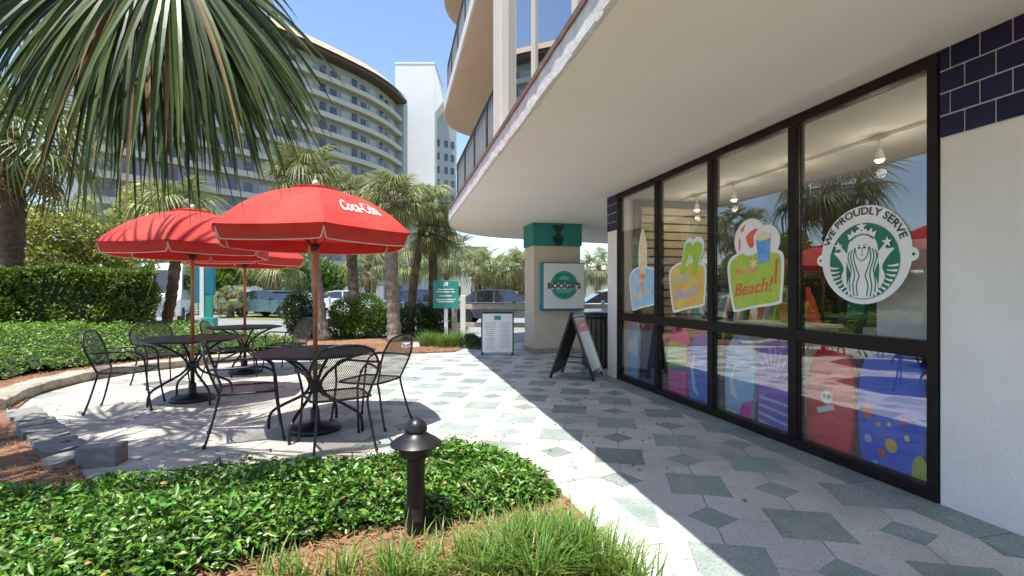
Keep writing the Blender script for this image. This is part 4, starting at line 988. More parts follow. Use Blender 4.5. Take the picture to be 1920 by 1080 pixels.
# ================================================================== PALMS
def frond_mesh(name, nseg, L, droop, pet, w0, seed, m, spread=140, ns=5, stiff=.3):
    R = np.random.default_rng(seed); V = []; F = []
    b = MB()
    if pet > 0:
        pp = [Vector((pet*t, 0, -.10*pet*t*t)) for t in np.linspace(0,1,5)]; b.tube(pp, [.022,.018,.015,.013,.011], 5); hubp = pp[-1]
        rib = [hubp+Vector((L*.30*t,0,-.06*L*t*t)) for t in (0,.5,1)]; b.tube(rib,[.011,.008,.003],5)
    else: hubp = Vector((0,0,0))
    V = [tuple(v) for v in b.v]; F = list(b.f)
    for k in range(nseg):
        a = math.radians(-spread+2*spread*k/(nseg-1)+R.normal(0,1.8)); la = L*(.62+.38*math.cos(a*.62))*R.uniform(.88,1.08)
        root = hubp+Vector((L*.28*max(0,math.cos(a*.5))**2*(1-abs(a)/PI*.8),0,-.03*L))
        dz = math.sin(a)*0; d = Vector((math.cos(a),math.sin(a),.10*math.cos(a)+.16*abs(math.sin(a)))).normalized(); sd = Vector((-math.sin(a),math.cos(a),0)); up = d.cross(sd)
        n0 = len(V); dr = droop*R.uniform(.6,1.4)
        for i in range(ns+1):
            t = i/ns; p = root+d*(la*t)-Vector((0,0,1))*dr*la*max(0,t-stiff)**2*1.6+sd*.03*math.sin(3*t+k)
            wd = w0*(.35+.65*min(1,t/.3))*(1-max(0,(t-.3)/.7)**1.4)+.0006
            V += [tuple(p+sd*wd+up*wd*.45), tuple(p), tuple(p-sd*wd+up*wd*.45)]
        for i in range(ns):
            q_ = n0+3*i; F += [(q_,q_+1,q_+4,q_+3),(q_+1,q_+2,q_+5,q_+4)]
    me = bpy.data.meshes.new(name); me.from_pydata(V,[],F); me.update(); me.materials.append(m); return me
FR = [frond_mesh('frond', 34, .95, d, .75, .027, s, M['frond'], 125, 5) for s,d in ((1,.7),(2,1.1),(3,1.6))]
FD = [frond_mesh('dry_frond', 22, .8, 1.5, .7, .018, 5, M['frond_dry'], 110, 4)]
tcount = 0
def palm(base, top, label, r0=.19, r1=.15, scale=1., nf=26, dry=5, bend=0., m='trunk', name='palm_tree', seed=None, group=None, rings=True):
    global tcount; tcount += 1; R = random.Random(seed or tcount*11)
    base = Vector(base); top = Vector(top); t = thing(name, label, 'palm', base, 0, group)
    L = top-base; n = max(10,int(L.length/.09)); pts = []; rs = []
    side = Vector((L.y,-L.x,0)); side = Vector((1,0,0)) if side.length < .01 else side.normalized()
    for i in range(n+1):
        f_ = i/n; pts.append(L*f_+Vector((bend*math.sin(f_*PI),0,0))); rr = r0*(1-f_)+r1*f_+(.05*r0/.19*max(0,1-f_*7)); rs.append(rr*(1+(.09 if i%3 else -.05)*R.uniform(.3,1.5)))
    tk = MB().tube(pts, rs, 14)
    for vi in range(len(tk.v)):
        v_ = Vector(tk.v[vi]); c_ = pts[min(vi//14,n)]; tk.v[vi] = tuple(c_+(v_-c_)*(1+R.uniform(-.10,.10))+Vector((0,0,R.uniform(-.02,.02))))
    tk.build('trunk', M[m], t, smooth=True)
    # crown: boots at the heart plus fronds all round
    hb = MB(); c0_ = pts[-1]
    for k in range(14):
        a = k*2.4; hb.tube([c0_+Vector((math.cos(a)*r1*.7,math.sin(a)*r1*.7,-.25+.02*k)), c0_+Vector((math.cos(a)*r1*1.7,math.sin(a)*r1*1.7,-.02+.022*k))],[.05,.025],5)
    hb.lathe([(r1*.9,-.1),(r1*1.1,.05),(r1*.7,.25),(.02,.38)],10,c0_)
    cr_ = hb.build('crown', M[m], t)
    for k in range(nf):
        f_ = k/(nf-1); pit = math.radians(72-112*f_**.85+R.uniform(-9,9)); az = k*2.39996+R.uniform(-.25,.25); s_ = scale*R.uniform(.82,1.1)*(1 if f_>.12 else .75)
        link('frond', FR[R.randrange(3)], None, cr_, tuple(c0_+Vector((math.cos(az)*r1*.5,math.sin(az)*r1*.5,.15*(1-f_)-.05))), (R.uniform(-.35,.35),-pit,az), (s_,s_,s_))
    for k in range(dry):
        az = k*2.39996*1.3+R.uniform(0,1); pit = math.radians(-52-R.uniform(0,25)); s_ = scale*R.uniform(.7,.95)
        link('dry_frond', FD[0], None, cr_, tuple(c0_+Vector((math.cos(az)*r1,math.sin(az)*r1,-.15))), (R.uniform(-.4,.4),-pit,az), (s_,s_,s_))
    return t
def zc(py, Z): return EYE+(HOR-py)/FPX*Z
def palm_px(px, Z, tpx, tpy, label, **kw):
    b_ = P(px,Z,-.03); tp = P(tpx,Z,zc(tpy,Z)); return palm(b_, tp, label, **kw)
palm_px(18,13.2,26,262,'stout dark-trunked palm behind the hedge at the far left edge',r0=.27,r1=.24,scale=1.25,nf=34,dry=9)
palm_px(306,14.4,330,395,'palm with a crooked brown trunk behind the leftmost umbrella',r0=.14,r1=.14,scale=.75,bend=.12,dry=7)
palm_px(606,13.3,572,335,'palm with a pale flared trunk seen behind the largest umbrella pole',r0=.145,r1=.13,scale=.66,m='trunk_pale',nf=34,dry=6)
palm_px(668,17,652,362,'palm whose crown shows just right of the largest umbrella top',scale=.66,nf=28)
palm_px(741,13.0,738,375,'palm with a thick sunlit trunk right of the largest umbrella',r0=.155,r1=.165,scale=.52,m='trunk_pale',nf=40,dry=12,bend=-.07)
palm_px(768,14.4,803,378,'leaning palm with a high open crown beside the white tower',r0=.12,r1=.11,scale=.48,nf=22,dry=2,bend=-.1)
palm_px(812,14.8,812,432,'short full-crowned palm next to the corner of the overhang',r0=.13,r1=.12,scale=.52,nf=38,dry=10)
far = [(130,36,130,395,1.3),(158,40,160,415,1.3),(430,38,430,480,1.3),(520,30,520,495,1.1),(690,34,690,500,1.2),(772,33,772,488,1.2),(835,36,838,478,1.3),
       (895,40,895,492,1.2),(930,43,928,500,1.25),(962,40,962,505,1.2),(985,38,985,490,1.25),(1010,45,1010,515,1.3),(1122,40,1122,500,1.3),(700,46,705,455,1.3),(468,60,468,470,1.5)]
names = ['far palm left of the hotel beside the umbrella','second far palm left of the hotel','far palm in front of the hotel ground floor, left of the road','far palm with dry fronds above the parked cars','far palm right of the thick sunlit trunk','far palm behind the post sign, left of two',
         'far palm behind the post sign, right of two','first far palm right of the road sign','second far palm under the overhang corner','third far palm under the overhang corner','fourth far palm left of the column','far palm hidden by the column','far palm seen between the column and the end wall','taller far palm behind the sunlit trunk','far palm between the umbrella poles']
for (px,Z,tx,ty,s_),nm in zip(far,names): palm_px(px,Z,tx,ty,nm,scale=s_,nf=20,dry=5,group='far palms along the road')

# the big palm close to the camera: trunk just out of frame, drooping fans hang into the picture
HB = cw(-4.35,2.85,0); HT = cw(-4.2,3.0,4.85)
hp = palm(HB, HT, 'large palm beside the camera whose drooping fans hang into the top left', r0=.22, r1=.2, scale=1.0, nf=14, dry=0, name='near_palm', seed=77)
crown_h = [o for o in hp.children if o.name.startswith('crown')][0]
def drooping_fan(name, hub, axis, normal, L, nseg, spread, m, seed, w0=.0155, grav=1.1, ns=10):
    """fan leaf whose ribbons leave the hub in a fan and bend over under their own weight"""
    R = np.random.default_rng(seed); x = Vector(axis).normalized(); z = Vector(normal); z = (z-x*z.dot(x)).normalized(); y_ = z.cross(x)
    base = Vector(hp.location); V = []; F = []
    for k in range(nseg):
        a = math.radians(-spread+2*spread*k/(nseg-1)+R.normal(0,2)); la = L*(.50+.50*math.cos(a*.85))*R.uniform(.85,1.08)
        d = (x*math.cos(a)+y_*math.sin(a)+z*R.uniform(-.05,.28)).normalized(); p = Vector(hub)+x*.25*L*max(0,math.cos(a))*.6; n0 = len(V); gk = grav*R.uniform(.6,1.3)
        tw = R.uniform(-.7,.7)
        for i in range(ns+1):
            t = i/ns; sd = d.cross(z); sd = sd.normalized() if sd.length > .05 else y_; up = sd.cross(d); sd2 = sd*math.cos(tw*t)+up*math.sin(tw*t); up2 = sd2.cross(d)
            wd = w0*(.4+.6*min(1,t/.25))*(1-max(0,(t-.35)/.65)**1.5)+.0007
            V += [tuple(p+sd2*wd+up2*wd*.4-base), tuple(p-base), tuple(p-sd2*wd+up2*wd*.4-base)]
            p = p+d*(la/ns); d = (d+Vector((0,0,-1))*gk*.14*(.3+t)).normalized()
        for i in range(ns):
            q_ = n0+3*i; F += [(q_,q_+1,q_+4,q_+3),(q_+1,q_+2,q_+5,q_+4)]
    me = bpy.data.meshes.new(name); me.from_pydata(V,[],F); me.update(); me.materials.append(m); me.materials.append(M['frond_dry']); me.materials.append(M['frond_tip'])
    mi = []
    for k in range(nseg):
        dry_ = R.random() < .05
        for i in range(ns): mi += [1 if dry_ else (2 if i >= ns-1 and R.random() < .35 else 0)]*2
    me.polygons.foreach_set('material_index', mi)
    o = link(name, me, None, crown_h)
    a = Vector(hub)-base; c_ = HT-base; mid = (a+c_)/2+Vector((0,0,.35))
    MB().tube(smooth_path([c_,mid,a],6), .016, 6).build('leaf_stalk', m, crown_h, smooth=True)
    return o
def toC(h): n_ = Vector((0,0,EYE+1.2))-h; n_.z = 1.3; return n_
for i,(px,py,Z,ax,L_,spd,n_) in enumerate(((265,-150,2.8,(.06,-.1,-.9),1.66,72,44),(310,-150,2.65,(.28,-.1,-.9),1.45,55,38),(235,-150,3.0,(-.08,.0,-1),1.72,60,40),(310,-120,3.1,(.16,.1,-.95),1.68,66,42),(330,-150,2.85,(.62,.0,-.75),.9,34,20),(200,-130,3.2,(-.15,.0,-1),1.35,45,28),(340,-90,3.2,(.22,.1,-.95),1.5,45,30))):
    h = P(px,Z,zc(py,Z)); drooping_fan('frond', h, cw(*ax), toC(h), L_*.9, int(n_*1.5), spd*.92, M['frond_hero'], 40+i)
for i,(px,py,Z,ax,L_,spd) in enumerate(((40,-220,3.4,(.0,.1,-1),1.2,60),(110,-120,3.3,(.1,.1,-1),.85,45),(175,-60,3.2,(-.05,.1,-1),.8,35))):
    h = P(px,Z,zc(py,Z)); drooping_fan('dry_frond', h, cw(*ax), toC(h), L_, 24, spd, M['frond_dry'], 60+i, .018)

# ================================================================== HEDGES AND SHRUBS
def bush(name, label, blobs, n, L, m, cat='shrub', stems=6, base=None, group=None, flat=None):
    """blobs: (centre, (rx,ry,rz)) ; leaves sit in the outer shell of each blob"""
    base = Vector(base if base is not None else (blobs[0][0][0],blobs[0][0][1],0)); t = thing(name, label, cat, base, 0, group)
    vol = np.array([b_[1][0]*b_[1][1]+b_[1][0]*b_[1][2] for b_ in blobs]); k = RNG.choice(len(blobs), n, p=vol/vol.sum())
    Cn = np.array([tuple(b_[0]) for b_ in blobs])[k]; Rr = np.array([b_[1] for b_ in blobs])[k]
    d = RNG.normal(size=(n,3)); d /= np.linalg.norm(d,axis=1,keepdims=True); rad = RNG.uniform(.62,1.06,n)**.7
    pos = Cn+d*Rr*rad[:,None]
    if flat: pos[:,2] = np.minimum(pos[:,2], flat+RNG.normal(0,.02,n))
    ok = pos[:,2] > .05; pos = pos[ok]; d = d[ok]; n = len(pos)
    dirs = d*.8+RNG.normal(size=(n,3))*.6+np.array([0,0,.25])
    me = leaf_mesh('foliage', pos-np.array(tuple(base)), dirs, RNG.uniform(.6,1.3,n)*L, RNG.uniform(.4,.65,n)*L); link('foliage', me, m, t)
    b = MB()
    for i in range(stems):
        bb = blobs[i%len(blobs)]; c = Vector(bb[0])-base; r0 = Vector((c.x*.75+random.uniform(-.12,.12),c.y*.75+random.uniform(-.12,.12),0)); 
        b.tube([r0, r0.lerp(c,.5)+Vector((random.uniform(-.1,.1),random.uniform(-.1,.1),0)), c+Vector((random.uniform(-.3,.3)*bb[1][0],random.uniform(-.3,.3)*bb[1][1],.5*bb[1][2]))],[.022,.015,.006],5)
    b.build('stems', M['stem'], t, smooth=True); return t
def hedge_box(name, label, a, b_, th, h, n, L, m):
    a = Vector(a); b_ = Vector(b_); d = (b_-a); LL = d.length; u = d/LL; v = Vector((-u.y,u.x,0)); base = (a+b_)/2; t = thing(name, label, 'hedge', base)
    f = RNG.choice(3, n, p=[.40,.52,.08]); s = RNG.uniform(0,LL,n); q_ = RNG.uniform(-th/2,th/2,n); z = RNG.uniform(.05,h,n)
    lump = lambda s_,z_: (vnoise(s_,z_,1.6,5)-.5)*.42+(vnoise(s_,z_,4.5,6)-.5)*.22
    inn = RNG.exponential(.07,n)
    top = f==0; fr = f==1; en = f==2
    z[top] = h+lump(s[top],q_[top])*.6-inn[top]; q_[fr] = -th/2+lump(s[fr],z[fr])+inn[fr]; s[en] = LL-inn[en]+lump(q_[en],z[en])*.6
    # rounded shoulders
    sh = np.clip((z-(h-.25))/.25,0,1); q_ = q_*(1-.12*sh)
    pos = np.array(tuple(a-base))+s[:,None]*np.array(tuple(u))+q_[:,None]*np.array(tuple(v)); pos[:,2] = z
    nrm = np.where(top[:,None], np.array([0,0,1.]), np.where(fr[:,None], -np.array(tuple(v)), np.array(tuple(u))))
    gap = vnoise(s, z, 2.3, 12); keep_ = ~(fr & (gap > .60) & (RNG.random(n) < .88)); pos = pos[keep_]; nrm = nrm[keep_]; n = len(pos)
    me = leaf_mesh('foliage', pos, nrm*.6+RNG.normal(size=(n,3))*.6+np.array([0,0,.3]), RNG.uniform(.6,1.3,n)*L, RNG.uniform(.42,.65,n)*L); link('foliage', me, m, t)
    b = MB()
    for i in range(int(LL*5)):
        p = (a-base)+u*random.uniform(0,LL)+v*random.uniform(-th*.4,th*.2); b.tube([p,p+Vector((random.uniform(-.1,.1),random.uniform(-.1,.1),h*.5)),p+Vector((random.uniform(-.3,.3),random.uniform(-.25,.15),h*.92))],[.03,.02,.006],5)
    b.build('stems', M['stem'], t, smooth=True)
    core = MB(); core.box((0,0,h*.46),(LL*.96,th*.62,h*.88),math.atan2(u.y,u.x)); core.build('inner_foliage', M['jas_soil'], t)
    return t
hedge_box('hedge','long clipped green hedge at the left behind the groundcover bank', P(-260,10.4), P(288,13.6), 1.1, 1.84, 34000, .105, M['hedge'])
def bl(px, Z, py, rx, rz): p = P(px,Z,zc(py,Z)); return (p,(rx,rx*.9,rz))
bush('shrub','tall yellow-green variegated shrub behind the hedge', [bl(80,16,450,.85,.9),(bl(135,16.2,440,.8,.7)),bl(180,16.5,480,.75,.5),bl(110,16,495,1.0,.6),bl(60,16.5,410,.6,.45),bl(190,17,505,.9,.5),bl(30,17,470,.9,.9)], 9000, .17, M['shrub_y'], base=P(110,16.2))
bush('shrub','loose green shrub under the leftmost umbrella beyond the hedge', [bl(235,18,500,1.0,.6),bl(205,19,480,.9,.6),bl(340,22,520,.9,.8)], 5000, .13, M['hedge'], base=P(235,18))
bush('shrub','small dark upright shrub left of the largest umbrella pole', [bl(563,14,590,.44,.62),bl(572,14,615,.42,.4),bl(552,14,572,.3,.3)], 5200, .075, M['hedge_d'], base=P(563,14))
bush('shrub','bright green rounded shrub right of the largest umbrella pole', [bl(650,14,590,.46,.46),bl(690,14.1,585,.46,.5),bl(640,14,612,.4,.34),bl(705,14,605,.34,.4),bl(670,14,615,.5,.3)], 8500, .085, M['shrub_b'], base=P(672,14))
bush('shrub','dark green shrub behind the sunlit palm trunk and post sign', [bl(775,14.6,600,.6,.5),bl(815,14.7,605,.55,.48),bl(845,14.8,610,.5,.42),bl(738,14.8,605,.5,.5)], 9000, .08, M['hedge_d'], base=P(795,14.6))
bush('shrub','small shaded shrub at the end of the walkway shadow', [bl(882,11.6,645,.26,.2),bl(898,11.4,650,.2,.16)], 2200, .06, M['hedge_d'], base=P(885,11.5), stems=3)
for k,(px,Z,py,rx,rz,m,lab) in enumerate(((430,44,510,2.4,1.8,'shrub_b','pale green tree in front of the hotel, left of the far palm'),(500,46,515,2.6,1.7,'hedge','mid green tree in front of the hotel, between the umbrella poles'),(560,42,508,2.2,1.9,'shrub_b','pale green tree in front of the hotel, left of the large pole'),(620,44,520,1.8,1.2,'hedge','low green tree in front of the hotel, right of the large pole'),(395,30,525,1.2,1.2,'shrub_b','small green tree beside the totem sign'),(955,46,535,2.4,1.1,'hedge','far hedge mass below the palms by the column'),(355,50,470,3.2,3.,'shrub_y','tall yellow-green tree behind the leftmost umbrella'),(290,40,400,2.6,2.2,'shrub_y','yellow-green tree behind the drooping palm fans'),(220,44,430,3.,2.4,'hedge','dark green tree left of the drooping palm fans'))):
    c = P(px,Z,zc(py,Z)); R_ = random.Random(k)
    blobs = [(c+Vector((R_.uniform(-1,1)*rx*.7,R_.uniform(-1,1)*rx*.5,R_.uniform(-.5,.6)*rz)),(rx*.55,rx*.55,rz*.5)) for _ in range(7)]
    bush('small_tree', lab, blobs, 4200, .34, M[m], 'tree', 5, base=(c.x,c.y,-.03), group='trees in front of the hotel')
# young palm-like cycad on the lawn island
loc = P(432,26,-.03); palm(loc, loc+Vector((0,0,1.0)), 'short dark-stemmed young palm on the grass island', r0=.17, r1=.17, scale=.62, nf=18, dry=0)
# strappy clumps
pl = [G(340,632),G(368,636),G(318,634)]
for p,lab in zip(pl,('pale strappy plant at the foot of the crooked palm','pale strappy plant below the totem sign','pale strappy plant left of the crooked palm foot')):
    t = thing('strap_plant', lab, 'plant', (p.x,p.y,0), 0, 'pale strappy plants'); blades('leaves', [(0,0,110,.75,.08,.8)], M['grass_y'], None, t); tag(t)
for px,py,lab in ((800,650,'low grass clump at the foot of the post sign, left'),(835,652,'low grass clump round the white sign post'),(860,648,'low grass clump right of the white sign post')):
    p = G(px,py); t = thing('grass_clump', lab, 'plant', (p.x,p.y,0), 0, 'grass clumps at the sign post'); blades('leaves', [(0,0,420,.42,.14,1.0),(.2,.1,260,.36,.14,1.0)], M['grass'], None, t)

# ================================================================== FENCE, CARS, FAR BUILDINGS
def fence(a, b_, label):
    a = Vector(a); b_ = Vector(b_); d = b_-a; t = thing('rail_fence', label, 'fence', (a+b_)/2, math.atan2(d.y,d.x)); L = d.length; n = max(2,int(L/1.8)+1)
    for k in range(n):
        MB().box((-L/2+L*k/(n-1),0,.53),(.13,.13,1.06)).build('post', M['timber'], t, bev=.01)
    for z_ in (.42,.92): MB().box((0,-.085,z_),(L,.04,.13)).build('rail', M['timber'], t, bev=.006)
fence(P(852,13.9,-.02), P(1015,13.6,-.02), 'two-rail pale timber fence behind the menu board')
fence(P(1085,14.2,-.02), P(1260,14.2,-.02), 'two-rail pale timber fence seen between the column and end wall')
p = P(868,13.4,0); o = MB().box((0,0,.62),(.13,.10,1.24)).build('marker_post', M['white'], loc=(p.x,p.y,-.02), bev=.01); tag(o,'tall white marker post at the end of the fence','post')

def car(loc, rz, paint, label, suv=False, s=1.):
    t = thing('parked_car' if not suv else 'parked_suv', label, 'car', loc, rz); h = 1.2 if suv else 1.
    L, Wd = 4.55, 1.78
    prof = [(-2.27,.34),(-2.25,.62*h),(-2.1,.82*h),(-1.55,.90*h),(-.9,.94*h),(1.35,.94*h),(1.9,.92*h),(2.2,.82*h),(2.27,.6*h),(2.25,.34)]
    def arch(cx,r=.37): return [(cx+r*math.cos(a),.30+r*math.sin(a)*.98) for a in np.linspace(0.05,PI-.05,8)]
    low = [(2.25,.24)]+arch(1.42)+arch(-1.36)+[(-2.25,.24)]
    poly = prof+low; n = len(poly); b = MB(); vs = []
    for sd in (-1,1):
        for x,z_ in poly: vs.append((x, sd*(Wd/2-.07*max(0,(z_-.55))-.05*(abs(x)/2.27)**4), z_))
    b.add(vs, [tuple(range(n-1,-1,-1)), tuple(range(n,2*n))]+[(i,(i+1)%n,n+(i+1)%n,n+i) for i in range(n)])
    body = b.build('body', paint, t, bev=.03, tri=True)
    zt = 1.74 if suv else 1.43
    gh = [(-1.28,.93*h),(-.52,zt-.05),(-.2,zt),(1.0 if suv else .75,zt),(1.55 if suv else 1.1,zt-.06),(2.0 if suv else 1.75,.93*h)]
    def cab(inset_, z_off, g_): 
        vs = []; n = len(g_)
        for sd in (-1,1):
            for x,z_ in g_: vs.append((x, sd*(Wd/2-.09-inset_-.24*(z_-.93*h)), z_+z_off))
        return MB().add(vs, [tuple(range(n-1,-1,-1)), tuple(range(n,2*n))]+[(i,(i+1)%n,n+(i+1)%n,n+i) for i in range(n)])
    cab(0,-.02,gh).build('windows', M['carglass'], t, bev=.03)
    rf = [(-.62,zt-.085),(-.2,zt),(1.0 if suv else .75,zt),(1.62 if suv else 1.2,zt-.10)]
    cab(-.012,.012,[rf[0],rf[1],rf[2],rf[3],(rf[3][0]-.04,rf[3][1]-.03),(.75,zt-.05),(-.2,zt-.05),(rf[0][0]+.04,rf[0][1]-.03)]).build('roof', paint, t)
    for x in (.25,1.15 if suv else .98):
        for sd in (-1,1):
            MB().add([(x-.04,sd*(Wd/2-.085),.93*h),(x+.04,sd*(Wd/2-.085),.93*h),(x+.03,sd*(Wd/2-.075-.24*(zt-.93*h)),zt-.04),(x-.04,sd*(Wd/2-.075-.24*(zt-.93*h)),zt-.04)],[(0,1,2,3)]).build('pillar', paint, t)
    for x in (-1.36,1.42):
        for sd in (-1,1):
            wv = thing('wheel',None,None,(x,sd*(Wd/2-.11),.32)); wv.parent = t
            wv.rotation_euler = (PI/2,0,0)
            MB().lathe([(.20,-.1),(.31,-.1),(.325,-.07),(.325,.07),(.31,.1),(.20,.1)],20).build('tyre', M['tyre'], wv, smooth=True, ang=.6)
            MB().lathe([(.05,-.102),(.2,-.09),(.205,.09),(.05,.102)],14).build('rim', M['rim'], wv)
    for sd in (-1,1):
        MB().box((-2.19,sd*.62,.70*h),(.12,.34,.13)).build('headlight', M['lamp'], t, bev=.02); MB().box((2.20,sd*.64,.74*h),(.10,.30,.14)).build('tail_light', M['tail'], t, bev=.02)
        MB().box((-.55,sd*(Wd/2+.02),.98*h),(.12,.16,.11)).build('mirror', paint, t, bev=.02)
    MB().box((-2.24,0,.42),(.10,1.5,.16)).build('bumper', M['dark_metal'], t, bev=.02); MB().box((2.24,0,.42),(.10,1.5,.16)).build('bumper', M['dark_metal'], t, bev=.02)
    return t
def paint(n, c): return mat(n, c, rough=.28, coat=.8, metal=.0)
pw, pt, pn, pg, ps = paint('white_car_paint',(.75,.76,.77)), paint('teal_car_paint',(.03,.10,.12)), paint('navy_car_paint',(.02,.05,.12)), paint('dark_grey_car_paint',(.05,.055,.065)), paint('silver_car_paint',(.45,.48,.52))
def cp_(px,Z): p = P(px,Z,-.03); return (p.x,p.y,-.03)
car(cp_(447,31),-YAW+.15,pw,'white parked sedan beyond the farthest table')
car(cp_(515,26.5),-YAW+PI-.35,pt,'dark teal parked sedan left of the small dark shrub')
car(cp_(398,34),-YAW+.4,pg,'dark parked car right of the totem sign')
car(cp_(942,20.5),-YAW+PI-.1,pg,'dark grey parked car behind the timber fence')
car(cp_(805,20.5),-YAW+PI+.1,pn,'navy blue parked car behind the dark shrub and post sign')
car(cp_(1150,18.5),-YAW,ps,'silver parked car seen between the column and the end wall')
car(cp_(640,33),-YAW+.1,pw,'white parked car behind the large umbrella pole')
# white van by the hedge
loc = cp_(300,21); t = thing('parked_van','white van with dark windows beyond the end of the hedge','van',loc,-YAW+PI/2+.5)
b = MB(); pr = [(-2.6,.4),(-2.6,1.05),(-2.1,1.3),(-1.5,2.25),(-1.2,2.5),(2.5,2.55),(2.65,2.4),(2.65,.4)]
b.add([(x,-.98+.06*z_*.4,z_) for x,z_ in pr]+[(x,.98-.06*z_*.4,z_) for x,z_ in pr], [tuple(range(7,-1,-1)),tuple(range(8,16))]+[(i,(i+1)%8,8+(i+1)%8,8+i) for i in range(8)]); b.build('body', pw, t, bev=.05, tri=True)
MB().add([(-2.09,-.8,1.33),(-2.09,.8,1.33),(-1.52,.76,2.2),(-1.52,-.76,2.2)],[(0,1,2,3)]).build('windscreen', M['carglass'], t, loc=(-.03,0,.02))
for sd in (-1,1):
    for x0,x1 in ((-1.5,-.6),(-.45,.8),(.95,2.4)): MB().box(((x0+x1)/2,sd*.945,1.75),(x1-x0,.03,.65)).build('side_window', M['carglass'], t)
    for x in (-1.7,1.7):
        MB().tube([(x,sd*.80,.36),(x,sd*1.0,.36)],.37,18).build('wheel', M['tyre'], t)

# ---- hotel: curved, thirteen storeys of parapets before a recessed wall
hc = [(-47.0,55.0),(-40,63.8),(-33.5,72),(-30.3,76.4),(-27.2,81.2),(-24.4,86.2),(-22.6,91.5),(-21.6,97.5)]
hw = [cw(a,b_) for a,b_ in hc]; hpth = smooth_path(hw, 5); HO = hpth[0].copy(); NF = 13; FH = 2.92; ZB = .0
HOT = thing('hotel','tall curved pale hotel with stacked balconies and a tan overhanging roof','hotel',HO)
def off(path, d):
    out = []; n = len(path)
    for i,p in enumerate(path):
        t_ = (path[min(i+1,n-1)]-path[max(i-1,0)]).normalized(); out.append(p+Vector((t_.y,-t_.x,0))*d)
    return out
def ribbon3(path_in, path_out, z0, z1):
    b = MB(HO); n = len(path_in); vs = []
    for a,c in zip(path_in,path_out): vs += [(a.x,a.y,z0),(c.x,c.y,z0),(c.x,c.y,z1),(a.x,a.y,z1)]
    return b.add(vs, [(i*4+k,i*4+(k+1)%4,(i+1)*4+(k+1)%4,(i+1)*4+k) for i in range(n-1) for k in range(4)]+[(3,2,1,0),tuple((n-1)*4+k for k in range(4))])
rec = off(hpth,-1.1); deep = off(hpth,-14)
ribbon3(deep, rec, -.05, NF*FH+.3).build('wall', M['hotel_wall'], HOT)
win_me = MB().box((0,0,1.18),(1.15,.10,1.7)).mesh('window'); win_me.materials.append(M['win_dark'])
dor_me = MB().box((0,0,1.15),(1.05,.12,2.25)).mesh('door'); dor_me.materials.append(M['win_dark'])
sl_me = MB().box((0,0,1.10),(1.9,.10,1.9)).mesh('pale_door'); sl_me.materials.append(M['tower_grey'])
seg = [0]
for a,b_ in zip(rec[:-1],rec[1:]): seg.append(seg[-1]+(b_-a).length)
def along(s_):
    for i in range(len(seg)-1):
        if s_ <= seg[i+1]: u = (s_-seg[i])/(seg[i+1]-seg[i]); return rec[i].lerp(rec[i+1],u), (rec[i+1]-rec[i]).normalized()
    return rec[-1], (rec[-1]-rec[-2]).normalized()
for fl in range(NF):
    z0 = fl*FH
    if fl: ribbon3(off(hpth,-1.12), off(hpth,0), z0-.2, z0-.002).build('balcony_floor', M['hotel'], HOT); ribbon3(off(hpth,-.12), off(hpth,.02), z0-.30, z0+.50).build('balcony_parapet', M['hotel'], HOT)
    s_ = 2.0; k = 0
    while s_ < seg[-1]-1:
        p,t_ = along(s_); az = math.atan2(t_.y,t_.x); nm,me = (('door',dor_me),('window',win_me),('pale_door',sl_me))[k%3]
        q_ = p+Vector((t_.y,-t_.x,0))*.03-HO
        link(nm, me, None, HOT, (q_.x,q_.y,z0), (0,0,az)); k += 1; s_ += (1.7,1.75,2.1)[k%3]*1.15+(.8 if k%6==0 else 0)
    for s_ in np.arange(.4, seg[-1], 7.4):
        p,t_ = along(s_); q_ = p-HO+Vector((t_.y,-t_.x,0))*.75
        if fl and fl<12: pass
endp = hpth[-1]; tdir = (hpth[-1]-hpth[-3]).normalized(); nrm = Vector((tdir.y,-tdir.x,0))
ew = MB(HO); 
pts4 = [endp+nrm*.3+tdir*.02, endp+nrm*.3+tdir*2.2, endp-nrm*13+tdir*2.2, endp-nrm*13+tdir*.02]
ew.prism([tuple(p[:2]) for p in pts4], -.05, NF*FH+.9); ew.build('end_wall', M['tower_grey'], HOT)
zr = NF*FH
ribbon3(off(hpth,-14), off(hpth,1.0), zr+.28, zr+.95).build('roof_eave', M['hotel_eave'], HOT)
b = MB(HO); o1 = off(hpth,1.35); o2 = off(hpth,-.8); n = len(o1); vs = []
for a,c in zip(o1,o2): vs += [(a.x,a.y,zr+.9),(c.x,c.y,zr+2.9)]
b.add(vs, [(2*i,2*i+2,2*i+3,2*i+1) for i in range(n-1)]); b.build('roof', M['hotel_roof'], HOT)
ribbon3(off(hpth,-14), off(hpth,-.8), zr+.951, zr+2.88).build('roof_deck', M['hotel_roof'], HOT)

# ---- white stair tower and grey wing beside it
TZc = 104.; tw0 = P(741,TZc); tw1 = P(815,TZc)
ztop = zc(120,TZc); TO = P(778,TZc)
TW = thing('stair_tower','tall white windowless tower standing right of the curved hotel','tower',(TO.x,TO.y,-.05))
ux = (tw1-tw0).normalized(); uy = Vector((-ux.y,ux.x,0)); b = MB((TO.x,TO.y,-.05))
def tp(u,v,z_): p = tw0+ux*u+uy*v; return (p.x,p.y,z_)
wl = (tw1-tw0).length
b.add([tp(0,0,-.05),tp(wl,0,-.05),tp(wl,12,-.05),tp(0,12,-.05),tp(0,0,ztop),tp(wl,0,ztop),tp(wl,12,ztop),tp(0,12,ztop)], [(3,2,1,0),(4,5,6,7),(0,1,5,4),(1,2,6,5),(2,3,7,6),(3,0,4,7)]); b.build('shaft', M['tower'], TW)
b = MB((TO.x,TO.y,-.05)); zk = zc(212,TZc); zk2 = zc(190,TZc); w2 = wl+16/FPX*TZc
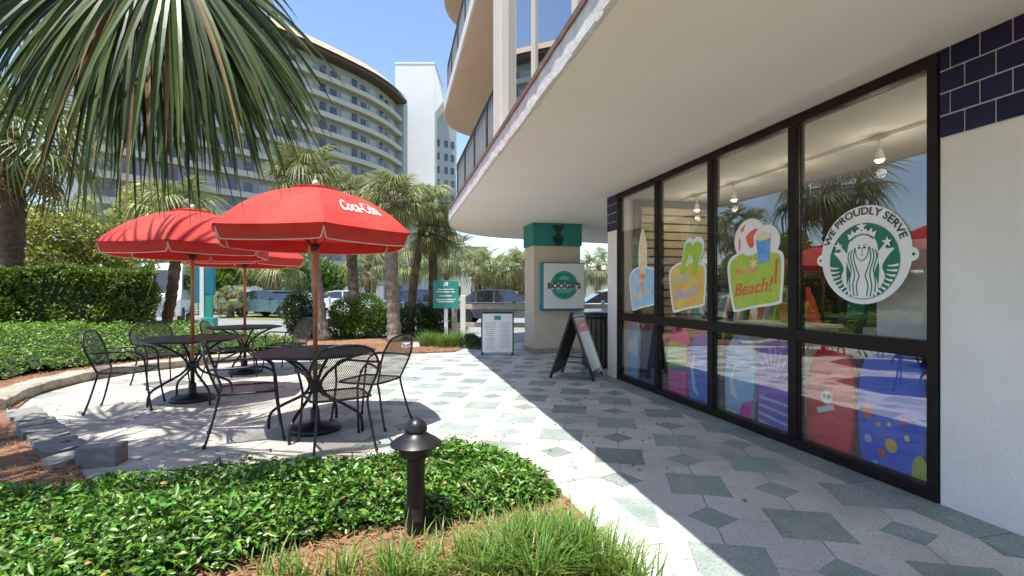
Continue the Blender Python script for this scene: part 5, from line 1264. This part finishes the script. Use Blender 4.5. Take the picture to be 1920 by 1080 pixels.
b.add([tp(wl-.01,.05,ztop-.02),tp(w2,.05,zk2),tp(wl-.01,.05,zk),tp(wl-.01,11,ztop-.02),tp(w2,11,zk2),tp(wl-.01,11,zk)], [(0,2,1),(3,4,5),(0,1,4,3),(1,2,5,4)]); b.build('slanted_head', M['tower'], TW)
b = MB((TO.x,TO.y,-.05)); b.add([tp(-.1,-.1,ztop),tp(wl+.1,-.1,ztop),tp(wl+.1,12,ztop),tp(-.1,12,ztop),tp(-.1,-.1,ztop+.35),tp(wl+.1,-.1,ztop+.35),tp(wl+.1,12,ztop+.35),tp(-.1,12,ztop+.35)], [(3,2,1,0),(4,5,6,7),(0,1,5,4),(1,2,6,5),(2,3,7,6),(3,0,4,7)]); b.build('coping', M['tower'], TW)
WO = P(832,TZc+6); WG = thing('grey_wing','narrow blue-grey building wing with dark windows right of the white tower','building',(WO.x,WO.y,-.05))
b = MB((WO.x,WO.y,-.05)); a0 = P(812,TZc+3); a1 = P(856,TZc+6); ux = (a1-a0).normalized(); uy = Vector((-ux.y,ux.x,0)); zt_ = zc(190,TZc+4)
pl4 = [a0,a1,a1+uy*10,a0+uy*10]; b.prism([tuple(p[:2]) for p in pl4], -.05, zt_); b.build('wall', M['tower_grey'], WG)
wl = (a1-a0).length
for r in range(12):
    for c_ in (.2,.55,.82):
        q_ = a0+ux*wl*c_-uy*.03-WO; MB().box((0,0,0),(.8,.1,1.5),math.atan2(ux.y,ux.x)).build('window', M['win_dark'], WG, loc=(q_.x,q_.y,1.9+r*2.9))
# ---- low white houses at the right background
def house(px0, px1, Z, pytop, label, roof=True, depth=8):
    a0 = P(px0,Z,-.03); a1 = P(px1,Z,-.03); c = (a0+a1)/2; L = (a1-a0).length; h = zc(pytop,Z); t = thing('white_house',label,'house',c,-YAW)
    MB().box((0,depth/2,h/2),(L,depth,h)).build('wall', M['hotel'], t)
    n = max(2,int(L/2.2)); 
    for r in range(max(1,int(h/3))):
        for k in range(n): MB().box((-L/2+(k+.5)*L/n,-.03,1.5+r*3),(.9,.1,1.3)).build('window', M['win_dark'], t)
    MB().add([(-L/2-.4,-.5,h),(L/2+.4,-.5,h),(L/2+.4,depth+.4,h),(-L/2-.4,depth+.4,h),(-L/2+1,depth/2,h+1.2),(L/2-1,depth/2,h+1.2)],[(3,2,1,0),(0,1,5,4),(1,2,5),(2,3,4,5),(3,0,4)]).build('roof', M['tower'], t)
house(842,905,70,462,'white three-storey house below the corner of the overhang')
house(885,950,48,522,'low white house with a pale roof behind the fence')
house(960,1012,60,505,'white house partly hidden by palms left of the column')
house(1100,1180,66,505,'white house seen beyond the column')
# long grey wall in front of the hotel
a0, a1 = P(395,52,-.03), P(720,50,-.03); d = a1-a0
o = MB().box((0,0,1.0),(d.length,.3,2.0)).build('boundary_wall', M['tower_grey'], loc=(a0+a1)/2, rot=(0,0,math.atan2(d.y,d.x))); tag(o,'long low grey wall between the parked cars and the hotel','wall')
